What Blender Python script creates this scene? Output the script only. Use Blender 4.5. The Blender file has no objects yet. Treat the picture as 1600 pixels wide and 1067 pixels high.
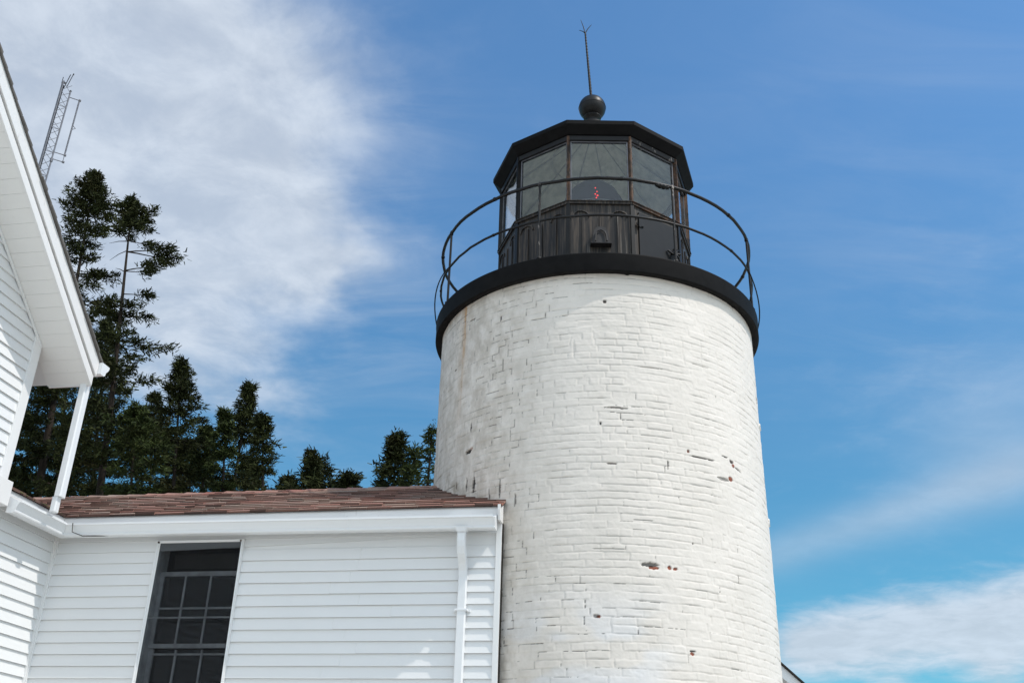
import bpy, math, random
import numpy as np
from mathutils import Vector, Matrix, noise
rad = math.radians
PI = math.pi
H = 1.6                      # eye height: measured heights are relative to it
scn = bpy.context.scene
COL = scn.collection

# ------------------------------------------------------------------ camera
F, PIT, ROLL = 1579.4, rad(26.418), rad(1.6223)
c_, s_ = math.cos(ROLL), math.sin(ROLL)
r0 = Vector((1, 0, 0)); f0 = Vector((0, math.cos(PIT), math.sin(PIT))); u0 = Vector((0, -math.sin(PIT), math.cos(PIT)))
RR = c_*r0 + s_*u0; UU = -s_*r0 + c_*u0
cam = bpy.data.cameras.new('camera'); cam.sensor_width = 36; cam.lens = F/1600*36
cam.clip_start = 0.05; cam.clip_end = 3000
co = bpy.data.objects.new('camera', cam); COL.objects.link(co)
co.matrix_world = Matrix(((RR.x, UU.x, -f0.x, 0), (RR.y, UU.y, -f0.y, 0), (RR.z, UU.z, -f0.z, H), (0, 0, 0, 1)))
scn.camera = co
def ray(x, y):               # measured once from the photograph: direction of a surveyed point
    v = f0 + (x-800)/F*RR + (533.5-y)/F*UU
    return v.normalized()
def at(x, y, D):             # point at horizontal distance D
    q = ray(x, y); k = D/math.hypot(q.x, q.y)
    return Vector((q.x*k, q.y*k, q.z*k+H))

# ------------------------------------------------------------------ light
PSI = rad(-10.402)
dB = Vector((math.cos(PSI), math.sin(PSI), 0)); dA = Vector((math.sin(PSI), -math.cos(PSI), 0))
sun_dir = (dB*.534 + dA*.141 + Vector((0, 0, .833))).normalized()
SUN_EL = math.asin(sun_dir.z); SUN_ROT = math.atan2(sun_dir.x, sun_dir.y)
sl = bpy.data.lights.new('sun', 'SUN'); sl.energy = 2.85; sl.angle = rad(.5); sl.color = (1, .94, .87)
so = bpy.data.objects.new('sun', sl); COL.objects.link(so)
so.rotation_euler = sun_dir.to_track_quat('Z', 'Y').to_euler(); so.location = sun_dir*60

world = bpy.data.worlds.new('World'); scn.world = world; world.use_nodes = True
class N:                      # tiny node helper
    def __init__(s, nt): s.nt = nt; s.n = nt.nodes; s.l = nt.links
    def new(s, typ, **kw):
        o = s.n.new(typ)
        for k, v in kw.items(): setattr(o, k, v)
        return o
    def put(s, sock, v):
        if isinstance(v, bpy.types.NodeSocket): s.l.new(v, sock)
        elif v is not None:
            if hasattr(sock.default_value, '__len__') and not hasattr(v, '__len__'): v = (v,)*len(sock.default_value)
            if hasattr(v, '__len__') and len(v) == 3 and len(sock.default_value) == 4: v = (*v, 1)
            sock.default_value = v
    def m(s, op, a, b=None, c=None, clamp=False):
        o = s.new('ShaderNodeMath', operation=op, use_clamp=clamp); s.put(o.inputs[0], a)
        if b is not None: s.put(o.inputs[1], b)
        if c is not None: s.put(o.inputs[2], c)
        return o.outputs[0]
    def vm(s, op, a, b=None, scale=None):
        o = s.new('ShaderNodeVectorMath', operation=op); s.put(o.inputs[0], a)
        if b is not None: s.put(o.inputs[1], b)
        if scale is not None: s.put(o.inputs['Scale'], scale)
        return o.outputs['Value'] if op in ('DOT_PRODUCT', 'LENGTH') else o.outputs[0]
    def mix(s, fac, a, b, mode='MIX'):
        o = s.new('ShaderNodeMix', data_type='RGBA', blend_type=mode)
        s.put(o.inputs[0], fac); s.put(o.inputs[6], a); s.put(o.inputs[7], b); return o.outputs[2]
    def noise(s, vec, scale, detail=4, rough=.55, dist=0, out=0):
        o = s.new('ShaderNodeTexNoise'); s.put(o.inputs['Vector'], vec); s.put(o.inputs['Scale'], scale)
        o.inputs['Detail'].default_value = detail; o.inputs['Roughness'].default_value = rough; o.inputs['Distortion'].default_value = dist
        return o.outputs[out]
    def ss(s, x, a, b, lo=0., hi=1.):
        o = s.new('ShaderNodeMapRange', interpolation_type='SMOOTHSTEP')
        s.put(o.inputs[0], x); s.put(o.inputs[1], a); s.put(o.inputs[2], b); s.put(o.inputs[3], lo); s.put(o.inputs[4], hi)
        return o.outputs[0]
    def mapping(s, vec, scale=(1, 1, 1), rot=(0, 0, 0), loc=(0, 0, 0)):
        o = s.new('ShaderNodeMapping'); s.put(o.inputs[0], vec)
        o.inputs[1].default_value = loc; o.inputs[2].default_value = rot; o.inputs[3].default_value = scale; return o.outputs[0]

SKY_STRENGTH = .12
def build_world():
    w = N(world.node_tree); w.n.clear()
    out = w.new('ShaderNodeOutputWorld'); bg = w.new('ShaderNodeBackground')
    sky = w.new('ShaderNodeTexSky', sky_type='NISHITA'); sky.sun_disc = False
    sky.sun_elevation = SUN_EL; sky.sun_rotation = SUN_ROT; sky.air_density = 1.0; sky.dust_density = .35; sky.ozone_density = 2.5
    d = w.new('ShaderNodeTexCoord').outputs['Generated']
    skyc = w.mix(1.0, sky.outputs[0], SKY_TINT, 'MULTIPLY')
    sepd = w.new('ShaderNodeSeparateXYZ'); w.put(sepd.inputs[0], d)
    skyc = w.mix(1.0, skyc, w.mix(w.ss(sepd.outputs[2], .15, .68), (.50, .75, .69), (1, 1, 1)), 'MULTIPLY')
    # high cloud on a plane far above: real perspective towards the horizon
    sep = w.new('ShaderNodeSeparateXYZ'); w.put(sep.inputs[0], d)
    z = w.m('ADD', w.m('MAXIMUM', sep.outputs[2], 0.0), .12)
    cmb = w.new('ShaderNodeCombineXYZ'); w.put(cmb.inputs[0], w.m('DIVIDE', sep.outputs[0], z)); w.put(cmb.inputs[1], w.m('DIVIDE', sep.outputs[1], z))
    P = cmb.outputs[0]
    n1 = w.noise(w.mapping(P, (1, 1, 1)), 1.9, 9, .62, .55)
    n2 = w.noise(w.mapping(P, (1.0, 3.2, 1), (0, 0, rad(35))), 2.3, 8, .6, .8)
    n3 = w.noise(P, 7.5, 7, .62, .3)
    nf = w.noise(P, .8, 3, .5, .2)
    warpv = w.vm('SCALE', w.vm('SUBTRACT', w.noise(P, 1.7, 5, .6, 0, 1), (.5, .5, .5)), scale=.30)
    dw = w.vm('NORMALIZE', w.vm('ADD', d, warpv))
    def blobs(lst, src):
        acc = None
        for (px, py, sig, amp) in lst:
            q = ray(px, py)
            ang = w.m('SUBTRACT', 1.0, w.vm('DOT_PRODUCT', src, tuple(q)))
            g = w.m('MULTIPLY', w.m('EXPONENT', w.m('MULTIPLY', ang, -1/(1-math.cos(rad(sig))))), amp)
            acc = g if acc is None else w.m('ADD', acc, g)
        return acc
    big = blobs(CLOUD_BIG, dw)
    dens = w.m('ADD', big, w.m('ADD', w.m('MULTIPLY', w.m('SUBTRACT', n1, .5), 1.15), w.m('MULTIPLY', w.m('SUBTRACT', n3, .5), .55)))
    cb = w.ss(dens, .0, 1.35)
    low = blobs(CLOUD_LOW, d)
    dl = w.m('ADD', low, w.m('ADD', w.m('MULTIPLY', w.m('SUBTRACT', n1, .5), .8), w.m('MULTIPLY', w.m('SUBTRACT', n3, .5), .7)))
    cl = w.ss(dl, .38, 1.20)
    vl = blobs(CLOUD_VEIL, d)
    wisp = w.m('MULTIPLY', w.ss(w.m('ADD', n2, w.m('MULTIPLY', w.m('SUBTRACT', nf, .5), .5)), .30, .85), w.m('ADD', .02, vl))
    tot = w.m('SUBTRACT', 1.0, w.m('MULTIPLY', w.m('MULTIPLY', w.m('SUBTRACT', 1.0, w.m('MULTIPLY', cb, w.ss(n3, .3, .7, .74, .92))), w.m('SUBTRACT', 1.0, w.m('MULTIPLY', cl, .84))), w.m('SUBTRACT', 1.0, w.m('MINIMUM', w.m('ADD', wisp, w.m('MULTIPLY', blobs(BAND, d), w.ss(n1, .2, .7, .75, 1.0))), .6))), clamp=True)
    # unseen thin cloud added behind the viewer to fill the shaded walls with light
    back = w.m('MULTIPLY', w.ss(w.vm('DOT_PRODUCT', d, tuple(f0)), .60, .0), w.ss(n1, .30, .52))
    tot = w.m('MAXIMUM', tot, w.m('MULTIPLY', back, .9))
    shade = w.ss(w.m('ADD', n3, w.m('MULTIPLY', n1, .6)), .60, 1.02, .91, 1.07)
    ccol = w.vm('SCALE', CLOUD_COL, scale=shade)
    k = 1/SKY_STRENGTH
    ccol = w.vm('SCALE', ccol, scale=k)
    bright = w.ss(w.vm('DOT_PRODUCT', d, tuple(sun_dir)), -.2, .75, 1.0, BACK_FILL)     # added fill: unseen cloud brightened towards the sun
    ccol = w.vm('SCALE', w.mix(w.ss(w.vm('DOT_PRODUCT', d, tuple(f0)), .75, .2), ccol, w.vm('MULTIPLY', ccol, (1.06, 1.09, 1.06))), scale=w.mix(w.ss(w.vm('DOT_PRODUCT', d, tuple(f0)), .75, .3), 1.0, bright))
    col = w.mix(tot, skyc, ccol)
    w.put(bg.inputs[0], col); bg.inputs[1].default_value = SKY_STRENGTH
    w.l.new(bg.outputs[0], out.inputs[0])
BACK_FILL = 1.6
SKY_TINT = (.93, 1.38, 1.56)
CLOUD_COL = (.655, .725, .82)
CLOUD_BIG = [(60, 60, 9, .8), (250, 90, 8, .75), (150, 300, 8, .75), (330, 250, 6.0, .6), (400, 60, 4.5, .4), (430, 370, 3.4, .55), (330, 480, 4.0, .45), (480, 410, 2.4, .45), (440, 590, 2.4, .42), (280, 560, 3.6, .5), (360, 620, 3, .25), (520, 180, 4, .15), (-200, 100, 12, .8)]
CLOUD_LOW = [(1620, 960, 2.6, .75), (1520, 975, 2.4, .75), (1420, 982, 2.4, .95), (1320, 1000, 2.2, 1.0), (1240, 1012, 2.0, 1.0), (1750, 930, 4, .8), (2100, 940, 6, .8), (1400, 1085, 1.5, .40), (1560, 1060, 1.8, .55)]
CLOUD_VEIL = [(520, 300, 5, .34), (560, 120, 5, .26), (600, 450, 5, .20), (1250, 300, 9, .05), (1500, 120, 9, .08), (560, 560, 7, .14), (1560, 420, 6, .12), (1450, 560, 5, .06)]
BAND = [(1190, 872, 1.0, 0.17), (1218, 863, 1.021875, 0.17), (1245, 853, 1.04375, 0.17), (1272, 844, 1.065625, 0.17), (1300, 834, 1.0875, 0.17), (1328, 825, 1.109375, 0.17), (1355, 816, 1.13125, 0.17), (1382, 806, 1.153125, 0.17), (1410, 797, 1.175, 0.17), (1438, 788, 1.196875, 0.17), (1465, 778, 1.21875, 0.17), (1492, 769, 1.240625, 0.17), (1520, 760, 1.2625, 0.17), (1548, 750, 1.284375, 0.17), (1575, 741, 1.30625, 0.17), (1602, 731, 1.328125, 0.17), (1630, 722, 1.35, 0.17), (1500, 700, 3, 0.14), (1600, 640, 3.5, 0.18)]
build_world()
vs = scn.view_settings; scn.display_settings.display_device = 'sRGB'
vs.view_transform = 'Standard'; vs.look = 'None'; vs.exposure = 0.0; vs.gamma = 1.0; vs.use_curve_mapping = False
scn.render.engine = 'CYCLES'
scn.cycles.max_bounces = 8; scn.cycles.transparent_max_bounces = 16

# ------------------------------------------------------------------ materials
MATS = {}
def mat(name, fn, rough=.5, spec=.5, metal=0.0):
    m = bpy.data.materials.new(name); m.use_nodes = True
    w = N(m.node_tree); b = w.n['Principled BSDF']
    b.inputs['Roughness'].default_value = rough; b.inputs['Specular IOR Level'].default_value = spec; b.inputs['Metallic'].default_value = metal
    fn(w, b); MATS[name] = m; return m
def bump(w, b, h, strength=.3, dist=.01):
    o = w.new('ShaderNodeBump'); o.inputs['Strength'].default_value = strength; o.inputs['Distance'].default_value = dist
    w.put(o.inputs['Height'], h); w.l.new(o.outputs[0], b.inputs['Normal'])
def objco(w): return w.new('ShaderNodeTexCoord').outputs['Object']
def m_white(w, b, base=(.76, .765, .765), grime=(.42, .40, .35), amt=.35):
    o = objco(w)
    n = w.noise(o, 1.7, 6, .6); s = w.noise(w.mapping(o, (6, 6, 1.2)), 3, 6, .65)
    c = w.mix(w.ss(n, .3, .75, 0, .10), base, tuple(v*.86 for v in base))
    c = w.mix(w.m('MULTIPLY', w.ss(s, .60, .80), amt*.5), c, grime)
    sp = w.noise(o, 55, 3, .6)
    c = w.mix(w.ss(sp, .72, .78, 0, amt), c, tuple(v*.6 for v in grime))
    w.put(b.inputs['Base Color'], c)
    bump(w, b, w.noise(w.mapping(o, (12, 12, 12)), 4, 5, .6), .12, .004)
mat('clapboard_paint', lambda w, b: m_white(w, b, (.78, .785, .785), amt=.12), .42, .45)
mat('trim_paint', lambda w, b: m_white(w, b, (.80, .80, .795), amt=.22), .4, .45)
mat('worn_trim', lambda w, b: m_white(w, b, (.78, .77, .76), (.28, .25, .22), .8), .5, .4)
mat('gutter_enamel', lambda w, b: m_white(w, b, (.80, .81, .82), amt=.10), .28, .5)
mat('soffit_paint', lambda w, b: m_white(w, b, (.80, .79, .77), (.42, .38, .33), .35), .55, .35)
def m_solid(col):
    def f(w, b):
        o = objco(w); n = w.noise(o, 9, 6, .6)
        w.put(b.inputs['Base Color'], w.mix(w.ss(n, .35, .7), col, tuple(v*.65 for v in col)))
        bump(w, b, w.noise(o, 60, 4, .6), .15, .003)
    return f
mat('black_paint', m_solid((.0085, .008, .0082)), .65, .10)
mat('iron_black', m_solid((.010, .009, .0085)), .42, .28)
mat('sash_paint', m_solid((.76, .77, .78)), .5, .3)
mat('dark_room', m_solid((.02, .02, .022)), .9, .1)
mat('lantern_ceiling', m_solid((.62, .56, .44)), .8, .2)
mat('rafter_paint', m_solid((.36, .33, .27)), .7, .2)
mat('hood_iron', m_solid((.035, .032, .032)), .55, .3)
mat('galvanized', m_solid((.20, .20, .22)), .5, .4, .3)
mat('window_shade', m_solid((.10, .095, .09)), .8, .1)
mat('gap_dark', m_solid((.045, .040, .036)), .9, .1)
def m_ironpanel(w, b):
    o = objco(w)
    st = w.noise(w.mapping(o, (16, 16, .8)), 2.4, 7, .7)
    st2 = w.noise(w.mapping(o, (34, 34, .6), loc=(3, 1, 0)), 2.0, 5, .7)
    n = w.noise(o, 5, 5, .6)
    c = w.mix(w.ss(st, .42, .66, 0, .9), (.013, .0115, .011), (.085, .064, .048))
    c = w.mix(w.ss(st2, .58, .70, 0, .75), c, (.24, .215, .19))
    c = w.mix(w.ss(n, .55, .75, 0, .5), c, (.035, .025, .018))
    w.put(b.inputs['Base Color'], c); bump(w, b, w.noise(o, 40, 4, .6), .2, .003)
mat('weathered_iron', m_ironpanel, .55, .35)
def m_rust(w, b):
    o = objco(w); n = w.noise(w.mapping(o, (1, 1, .5)), 14, 6, .7)
    c = w.mix(w.ss(n, .42, .6), (.024, .018, .015), (.11, .058, .034))
    c = w.mix(w.ss(w.noise(o, 30, 4, .6), .62, .72), c, (.24, .20, .16))
    w.put(b.inputs['Base Color'], c)
mat('rusty_iron', m_rust, .65, .3)
def m_streakpost(w, b):
    o = objco(w); n = w.noise(w.mapping(o, (1, 1, .35)), 16, 5, .7)
    w.put(b.inputs['Base Color'], w.mix(w.ss(n, .56, .66), (.014, .012, .011), (.30, .26, .23)))
mat('streaked_iron', m_streakpost, .55, .3)
def m_glass(tint, refl_rough=.02, minrefl=.0, ior=1.5):
    def f(w, b):
        out = w.n['Material Output']; t = w.new('ShaderNodeBsdfTransparent'); t.inputs[0].default_value = (*tint, 1)
        g = w.new('ShaderNodeBsdfGlossy'); g.inputs['Roughness'].default_value = refl_rough; g.inputs[0].default_value = (.95, .97, 1, 1)
        lw = w.new('ShaderNodeLayerWeight'); lw.inputs[0].default_value = .5
        f_0 = ((ior-1)/(ior+1))**2+minrefl
        mx = w.new('ShaderNodeMixShader'); w.put(mx.inputs[0], w.m('MULTIPLY_ADD', w.m('POWER', lw.outputs['Facing'], 5.0), 1-f_0, f_0, clamp=True))
        w.l.new(t.outputs[0], mx.inputs[1]); w.l.new(g.outputs[0], mx.inputs[2]); w.l.new(mx.outputs[0], out.inputs[0])
    return f
mat('lantern_glass', m_glass((.90, .94, .94), .03, .0, 1.5))
mat('window_glass', m_glass((.75, .78, .80), .01, .01))
mat('insect_screen', m_glass((.60, .61, .62), .3, .0, 1.2))
mat('lens_glass', lambda w, b: w.put(b.inputs['Base Color'], (.012, .006, .020)), .6, .06)
mat('lens_core', lambda w, b: w.put(b.inputs['Base Color'], (.05, .035, .07)), .3, .5)
def m_emit(col, s):
    def f(w, b):
        w.put(b.inputs['Base Color'], (.3, .01, .01)); w.put(b.inputs['Emission Color'], col); b.inputs['Emission Strength'].default_value = s
    return f
mat('red_lamp', m_emit((1, .03, .03), 2.2), .3)
def m_shingle(w, b):
    o = objco(w)
    at_ = w.new('ShaderNodeAttribute', attribute_name='tone').outputs['Color']
    n = w.noise(o, 18, 5, .65); g = w.noise(o, 120, 3, .6); big = w.noise(w.mapping(o, (1, 2, 2)), 1.3, 4, .6)
    sep = w.new('ShaderNodeSeparateColor'); w.put(sep.inputs[0], at_)
    c = w.mix(sep.outputs[0], (.38, .24, .19), (.31, .115, .085))
    c = w.mix(w.m('MULTIPLY', sep.outputs[1], .7), c, (.38, .31, .25))
    c = w.mix(w.ss(n, .5, .75, 0, .6), c, (.14, .10, .08))
    c = w.mix(w.ss(big, .45, .7, 0, .45), c, (.30, .27, .22))
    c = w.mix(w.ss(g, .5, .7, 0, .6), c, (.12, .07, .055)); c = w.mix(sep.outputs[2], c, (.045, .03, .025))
    w.put(b.inputs['Base Color'], c); bump(w, b, g, .5, .004)
mat('shingle_red', m_shingle, .85, .2)
mat('shingle_grey', lambda w, b: m_solid((.16, .15, .14))(w, b), .85, .2)
mat('moss', m_solid((.14, .14, .06)), .95, .1)
def m_needles(c0, c1, c2):
    def f(w, b):
        a = w.new('ShaderNodeAttribute', attribute_name='tone').outputs['Color']
        sep = w.new('ShaderNodeSeparateColor'); w.put(sep.inputs[0], a)
        n = w.noise(objco(w), 1.1, 3, .5)
        c = w.mix(sep.outputs[0], c0, c1); c = w.mix(w.ss(n, .55, .75, 0, .6), c, c2)
        w.put(b.inputs['Base Color'], c)
    return f
mat('needles_dark', m_needles((.010, .013, .005), (.055, .064, .020), (.055, .045, .018)), .8, .12)
mat('needles_green', m_needles((.014, .021, .007), (.070, .090, .024), (.070, .072, .024)), .75, .15)
def m_bark(w, b):
    o = objco(w); n = w.noise(w.mapping(o, (1, 1, .3)), 14, 6, .7)
    w.put(b.inputs['Base Color'], w.mix(n, (.022, .017, .013), (.07, .055, .045))); bump(w, b, n, .6, .02)
mat('bark', m_bark, .9, .1)
def m_ground(w, b):
    o = objco(w); n = w.noise(o, .35, 6, .6); n2 = w.noise(o, 12, 5, .7)
    c = w.mix(n, (.54, .51, .45), (.47, .44, .38)); c = w.mix(w.ss(n2, .4, .7), c, (.40, .38, .34))  # pale tones raised so the unseen ground bounces fill light
    w.put(b.inputs['Base Color'], c); bump(w, b, n2, .5, .02)
mat('gravel', m_ground, .95, .1)
def m_tower(w, b):
    o = objco(w)
    a = w.new('ShaderNodeAttribute', attribute_name='wear').outputs['Color']
    a2 = w.new('ShaderNodeAttribute', attribute_name='stain').outputs['Color']
    s = w.new('ShaderNodeSeparateColor'); w.put(s.inputs[0], a)
    s2 = w.new('ShaderNodeSeparateColor'); w.put(s2.inputs[0], a2)
    n = w.noise(o, 2.2, 6, .6); f = w.noise(o, 60, 5, .65); m = w.noise(o, 11, 6, .65)
    c = w.mix(w.ss(n, .35, .7), (.775, .718, .655), (.725, .672, .61))
    c = w.mix(w.ss(m, .58, .75, 0, .35), c, (.61, .565, .51))
    c = w.mix(w.m('MULTIPLY', s2.outputs[2], .5), c, (.74, .76, .80))             # bluish fresher paint
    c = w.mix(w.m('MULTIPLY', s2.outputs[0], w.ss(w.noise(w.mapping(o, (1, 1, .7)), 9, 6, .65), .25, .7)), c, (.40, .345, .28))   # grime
    c = w.mix(w.m('MULTIPLY', s2.outputs[1], w.ss(w.noise(w.mapping(o, (3, 3, .5)), 8, 6, .7), .3, .65)), c, (.50, .27, .10))     # rust run
    c = w.mix(s.outputs[2], c, (.16, .14, .12))                                    # dirt in joints
    c = w.mix(s.outputs[1], c, w.mix(w.ss(f, .4, .6), (.33, .095, .05), (.17, .055, .035)))  # bare brick
    c = w.mix(s.outputs[0], c, (.022, .018, .016))                                 # open cracks
    w.put(b.inputs['Base Color'], c)
    hh = w.m('ADD', w.m('MULTIPLY', f, .35), m)
    bump(w, b, hh, .35, .006)
mat('painted_brick', m_tower, .62, .3)

# ------------------------------------------------------------------ mesh tools
class MB:
    def __init__(s): s.v = []; s.f = []; s.sm = []; s.tone = []
    def add(s, vs_, fs, smooth=False, tone=None):
        k = len(s.v); s.v += [tuple(p) for p in vs_]
        for f in fs: s.f.append(tuple(i+k for i in f)); s.sm.append(smooth); s.tone.append(tone)
        return s
    def quad(s, a, b, c, d, **k): return s.add([a, b, c, d], [(0, 1, 2, 3)], **k)
    def box(s, x0, x1, y0, y1, z0, z1, T=None, **k):
        p = [(x, y, z) for z in (z0, z1) for y in (y0, y1) for x in (x0, x1)]
        fs = [(0, 2, 3, 1), (4, 5, 7, 6), (0, 1, 5, 4), (2, 6, 7, 3), (0, 4, 6, 2), (1, 3, 7, 5)]
        if T:
            p = [Vector(T(q)) for q in p]
            if (p[1]-p[0]).cross(p[2]-p[0]).dot(p[4]-p[0]) < 0: fs = [f[::-1] for f in fs]
        return s.add(p, fs, **k)
    def hexa(s, lo, hi, **k):   # two quads joined
        return s.add(list(lo)+list(hi), [(3, 2, 1, 0), (4, 5, 6, 7), (0, 1, 5, 4), (1, 2, 6, 5), (2, 3, 7, 6), (3, 0, 4, 7)], **k)
    def tube(s, pts, r, n=8, close=False, caps=True, smooth=True):
        pts = [Vector(p) for p in pts]; rs = r if hasattr(r, '__len__') else [r]*len(pts)
        m = len(pts); rings = []
        ref = None
        for i, p in enumerate(pts):
            if close: t = pts[(i+1) % m]-pts[i-1]
            else: t = pts[min(i+1, m-1)]-pts[max(i-1, 0)]
            t.normalize()
            if ref is None: ref = Vector((0, 0, 1)) if abs(t.z) < .9 else Vector((1, 0, 0))
            a = t.cross(ref)
            if a.length < 1e-4: a = t.orthogonal()
            a.normalize(); b = a.cross(t)
            rings.append([p+(a*math.cos(2*PI*j/n)+b*math.sin(2*PI*j/n))*rs[i] for j in range(n)])
        V = [q for R_ in rings for q in R_]; Fs = []
        for i in range(m if close else m-1):
            i2 = (i+1) % m
            for j in range(n): Fs.append((i*n+j, i*n+(j+1) % n, i2*n+(j+1) % n, i2*n+j))
        s.add(V, Fs, smooth=smooth)
        if caps and not close: s.add(rings[0], [tuple(range(n))]); s.add(rings[-1], [tuple(reversed(range(n)))])
        return s
    def lathe(s, prof, n=48, cx=0, cy=0, smooth=True, a0=0.0):
        V = []
        for (r, z) in prof:
            for j in range(n):
                a = a0+2*PI*j/n; V.append((cx+r*math.sin(a), cy-r*math.cos(a), z))
        Fs = []
        for i in range(len(prof)-1):
            for j in range(n): Fs.append((i*n+j, i*n+(j+1) % n, (i+1)*n+(j+1) % n, (i+1)*n+j))
        return s.add(V, Fs, smooth=smooth)
    def build(s, name, m, parent=None, bevel=0, loc=None):
        me = bpy.data.meshes.new(name); me.from_pydata(s.v, [], s.f); me.update()
        me.polygons.foreach_set('use_smooth', s.sm)
        if any(t is not None for t in s.tone):
            at_ = me.color_attributes.new('tone', 'FLOAT_COLOR', 'CORNER'); data = []
            for f, t in zip(s.f, s.tone): data += list((*(t or (0, 0, 0)), 1))*len(f)
            at_.data.foreach_set('color', data)
        o = bpy.data.objects.new(name, me); COL.objects.link(o); me.materials.append(MATS[m])
        if parent: o.parent = parent
        if loc: o.location = loc
        if bevel:
            md = o.modifiers.new('bevel', 'BEVEL'); md.width = bevel; md.segments = 2; md.limit_method = 'ANGLE'; md.angle_limit = rad(40)
        return o
def thing(name, label, cat, loc=(0, 0, 0), rz=0, group=None):
    o = bpy.data.objects.new(name, None); COL.objects.link(o); o.location = loc; o.rotation_euler = (0, 0, rz)
    o.empty_display_size = .2; o['label'] = label; o['category'] = cat
    if group: o['group'] = group
    return o

# ------------------------------------------------------------------ ground
g = MB(); NG = 24
for i in range(NG):
    for j in range(NG):
        x0, x1 = -900+i*75, -900+(i+1)*75; y0, y1 = -900+j*75, -900+(j+1)*75
        g.quad((x0, y0, 0), (x1, y0, 0), (x1, y1, 0), (x0, y1, 0))
go = g.build('ground', 'gravel'); go['kind'] = 'structure'; go['label'] = 'unseen gravel ground around the lighthouse, made pale to bounce fill light'

# ------------------------------------------------------------------ house frame: local x = b, local y = -a
HC = Vector((-4.2552, 9.4475, 0))
E_ = .1016; Z0 = 2.2287+H      # clapboard exposure, course datum
rnd = random.Random(7)
def clap(mb, kind, zlo, zhi, lim):
    """kind 'A' (plane x=0, along a) or 'B' (plane a=0, along b); lim(z) -> list of (s0,s1) intervals, courses between zlo and zhi"""
    n0 = int(math.floor((Z0-zhi)/E_)); n1 = int(math.ceil((Z0-zlo)/E_))
    for n in range(n0, n1+1):
        zb = Z0-n*E_; zt = zb+E_
        b_, t_ = max(zb, zlo), min(zt, zhi)
        if t_-b_ < .004: continue
        ob = .020-.017*(b_-zb)/E_; ot = .020-.017*(t_-zb)/E_
        for (A0, A1), (B0, B1) in zip(lim(b_), lim(t_)):
            if A1-A0 < .01 and B1-B0 < .01: continue
            if B1-B0 < 0: B0 = B1 = (B0+B1)/2
            segs = max(1, int((A1-A0)/1.1)); ks = [0]+[(i+rnd.uniform(-.3, .3))/segs for i in range(1, segs)]+[1]
            for i in range(segs):
                u0_, u1_ = ks[i], ks[i+1]
                w0, w1 = rnd.uniform(-.0012, .0012), rnd.uniform(-.0012, .0012)
                q0 = A0+(A1-A0)*u0_; q1 = A0+(A1-A0)*u1_; p0 = B0+(B1-B0)*u0_; p1 = B0+(B1-B0)*u1_
                if i: q0 += .0012; p0 += .0012
                if kind == 'B': P_ = lambda s, o, z: (s, -o, z)
                else: P_ = lambda s, o, z: (o, -s, z)
                a, b, c, d = P_(q0, ob, b_+w0), P_(q1, ob, b_+w1), P_(p1, ot, t_), P_(p0, ot, t_)
                e, f = P_(q0, -.002, b_+w0+.002), P_(q1, -.002, b_+w1+.002)
                mb.quad(a, b, c, d); mb.quad(e, f, b, a)
                mb.quad(P_(q0, -.002, t_), e, a, d); mb.quad(f, P_(q1, -.002, t_), c, b)
def prism(mb, poly, p0, p1, T, smooth=False, caps=True):
    """extrude 2D outline poly (out,z) between positions; p0/p1 callables out->along"""
    n = len(poly); A = [T(p0(o), o, z) for o, z in poly]; B = [T(p1(o), o, z) for o, z in poly]
    mb.add(A+B, [(i, (i+1) % n, n+(i+1) % n, n+i) for i in range(n)], smooth=smooth)
    if caps: mb.add(A, [tuple(range(n))]); mb.add(B, [tuple(reversed(range(n)))])
TB = lambda s, o, z: (s, -o, z)
TA = lambda s, o, z: (o, -s, z)
GO = .115                                         # fascia face offset
def gut(zb, zl):                                  # K-style gutter outline (outer skin then inner skin)
    o = [(GO+.002, zl+.03), (GO+.002, zb), (GO+.072, zb-.004), (GO+.086, zb+.002), (GO+.089, zb+.014), (GO+.084, zb+.021), (GO+.096, zb+.050), (GO+.112, zb+.080), (GO+.118, zb+.086), (GO+.127, zb+.088), (GO+.127, zl), (GO+.112, zl)]
    i = [(GO+.112, zl-.006), (GO+.121, zl-.006), (GO+.121, zb+.092), (GO+.106, zb+.082), (GO+.080, zb+.030), (GO+.078, zb+.012), (GO+.066, zb+.004), (GO+.006, zb+.004), (GO+.006, zl+.03)]
    return o+i

# ================================================================== connecting passage (one-storey, white clapboard)
pw = thing('passage_building', 'low white clapboard passage with red shingle roof joining house and lighthouse tower', 'building', HC, PSI)
body = MB()      # structural walls behind the boards, with a window opening in wall B
WB0, WB1, WZ0, WZ1 = 1.085, 1.895, .62+H, 2.405+H
ZT = 2.62+H
for (x0, x1, z0, z1) in ((-.1, WB0, 0, ZT), (WB1, 4.27, 0, ZT), (WB0, WB1, 0, WZ0), (WB0, WB1, WZ1, ZT)):
    body.box(x0, x1, .003, .12, z0, z1)
body.box(-.12, -.003, -.90, -.003, 0, ZT)
body.box(-.12, -.003, .003, 1.86, 0, ZT-.1); body.box(-1.86, -.12, 1.74, 1.86, 0, ZT-.1); body.box(-1.86, 4.27, 1.86, 1.96, 0, ZT-.1)
body.box(4.17, 4.27, .12, 1.86, 0, ZT-.1)
body.build('wall', 'clapboard_paint', pw)
sd = MB()
clap(sd, 'B', .02, 2.492+H, lambda z: [(.042, 1.052 if z < 2.43+H else 4.238)] + ([(1.906, 4.238)] if z < 2.43+H else []))
sd.build('siding', 'clapboard_paint', pw)
sda = MB(); clap(sda, 'A', .02, 2.492+H, lambda z: [(.042, .905)]); sda.build('siding', 'clapboard_paint', pw)
cb = MB(); cb.box(.001, .042, -.030, .0, 0, 2.50+H); cb.box(.001, .030, -.042, -.030, 0, 2.50+H); cb.build('corner_trim', 'trim_paint', pw, .002)
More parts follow.
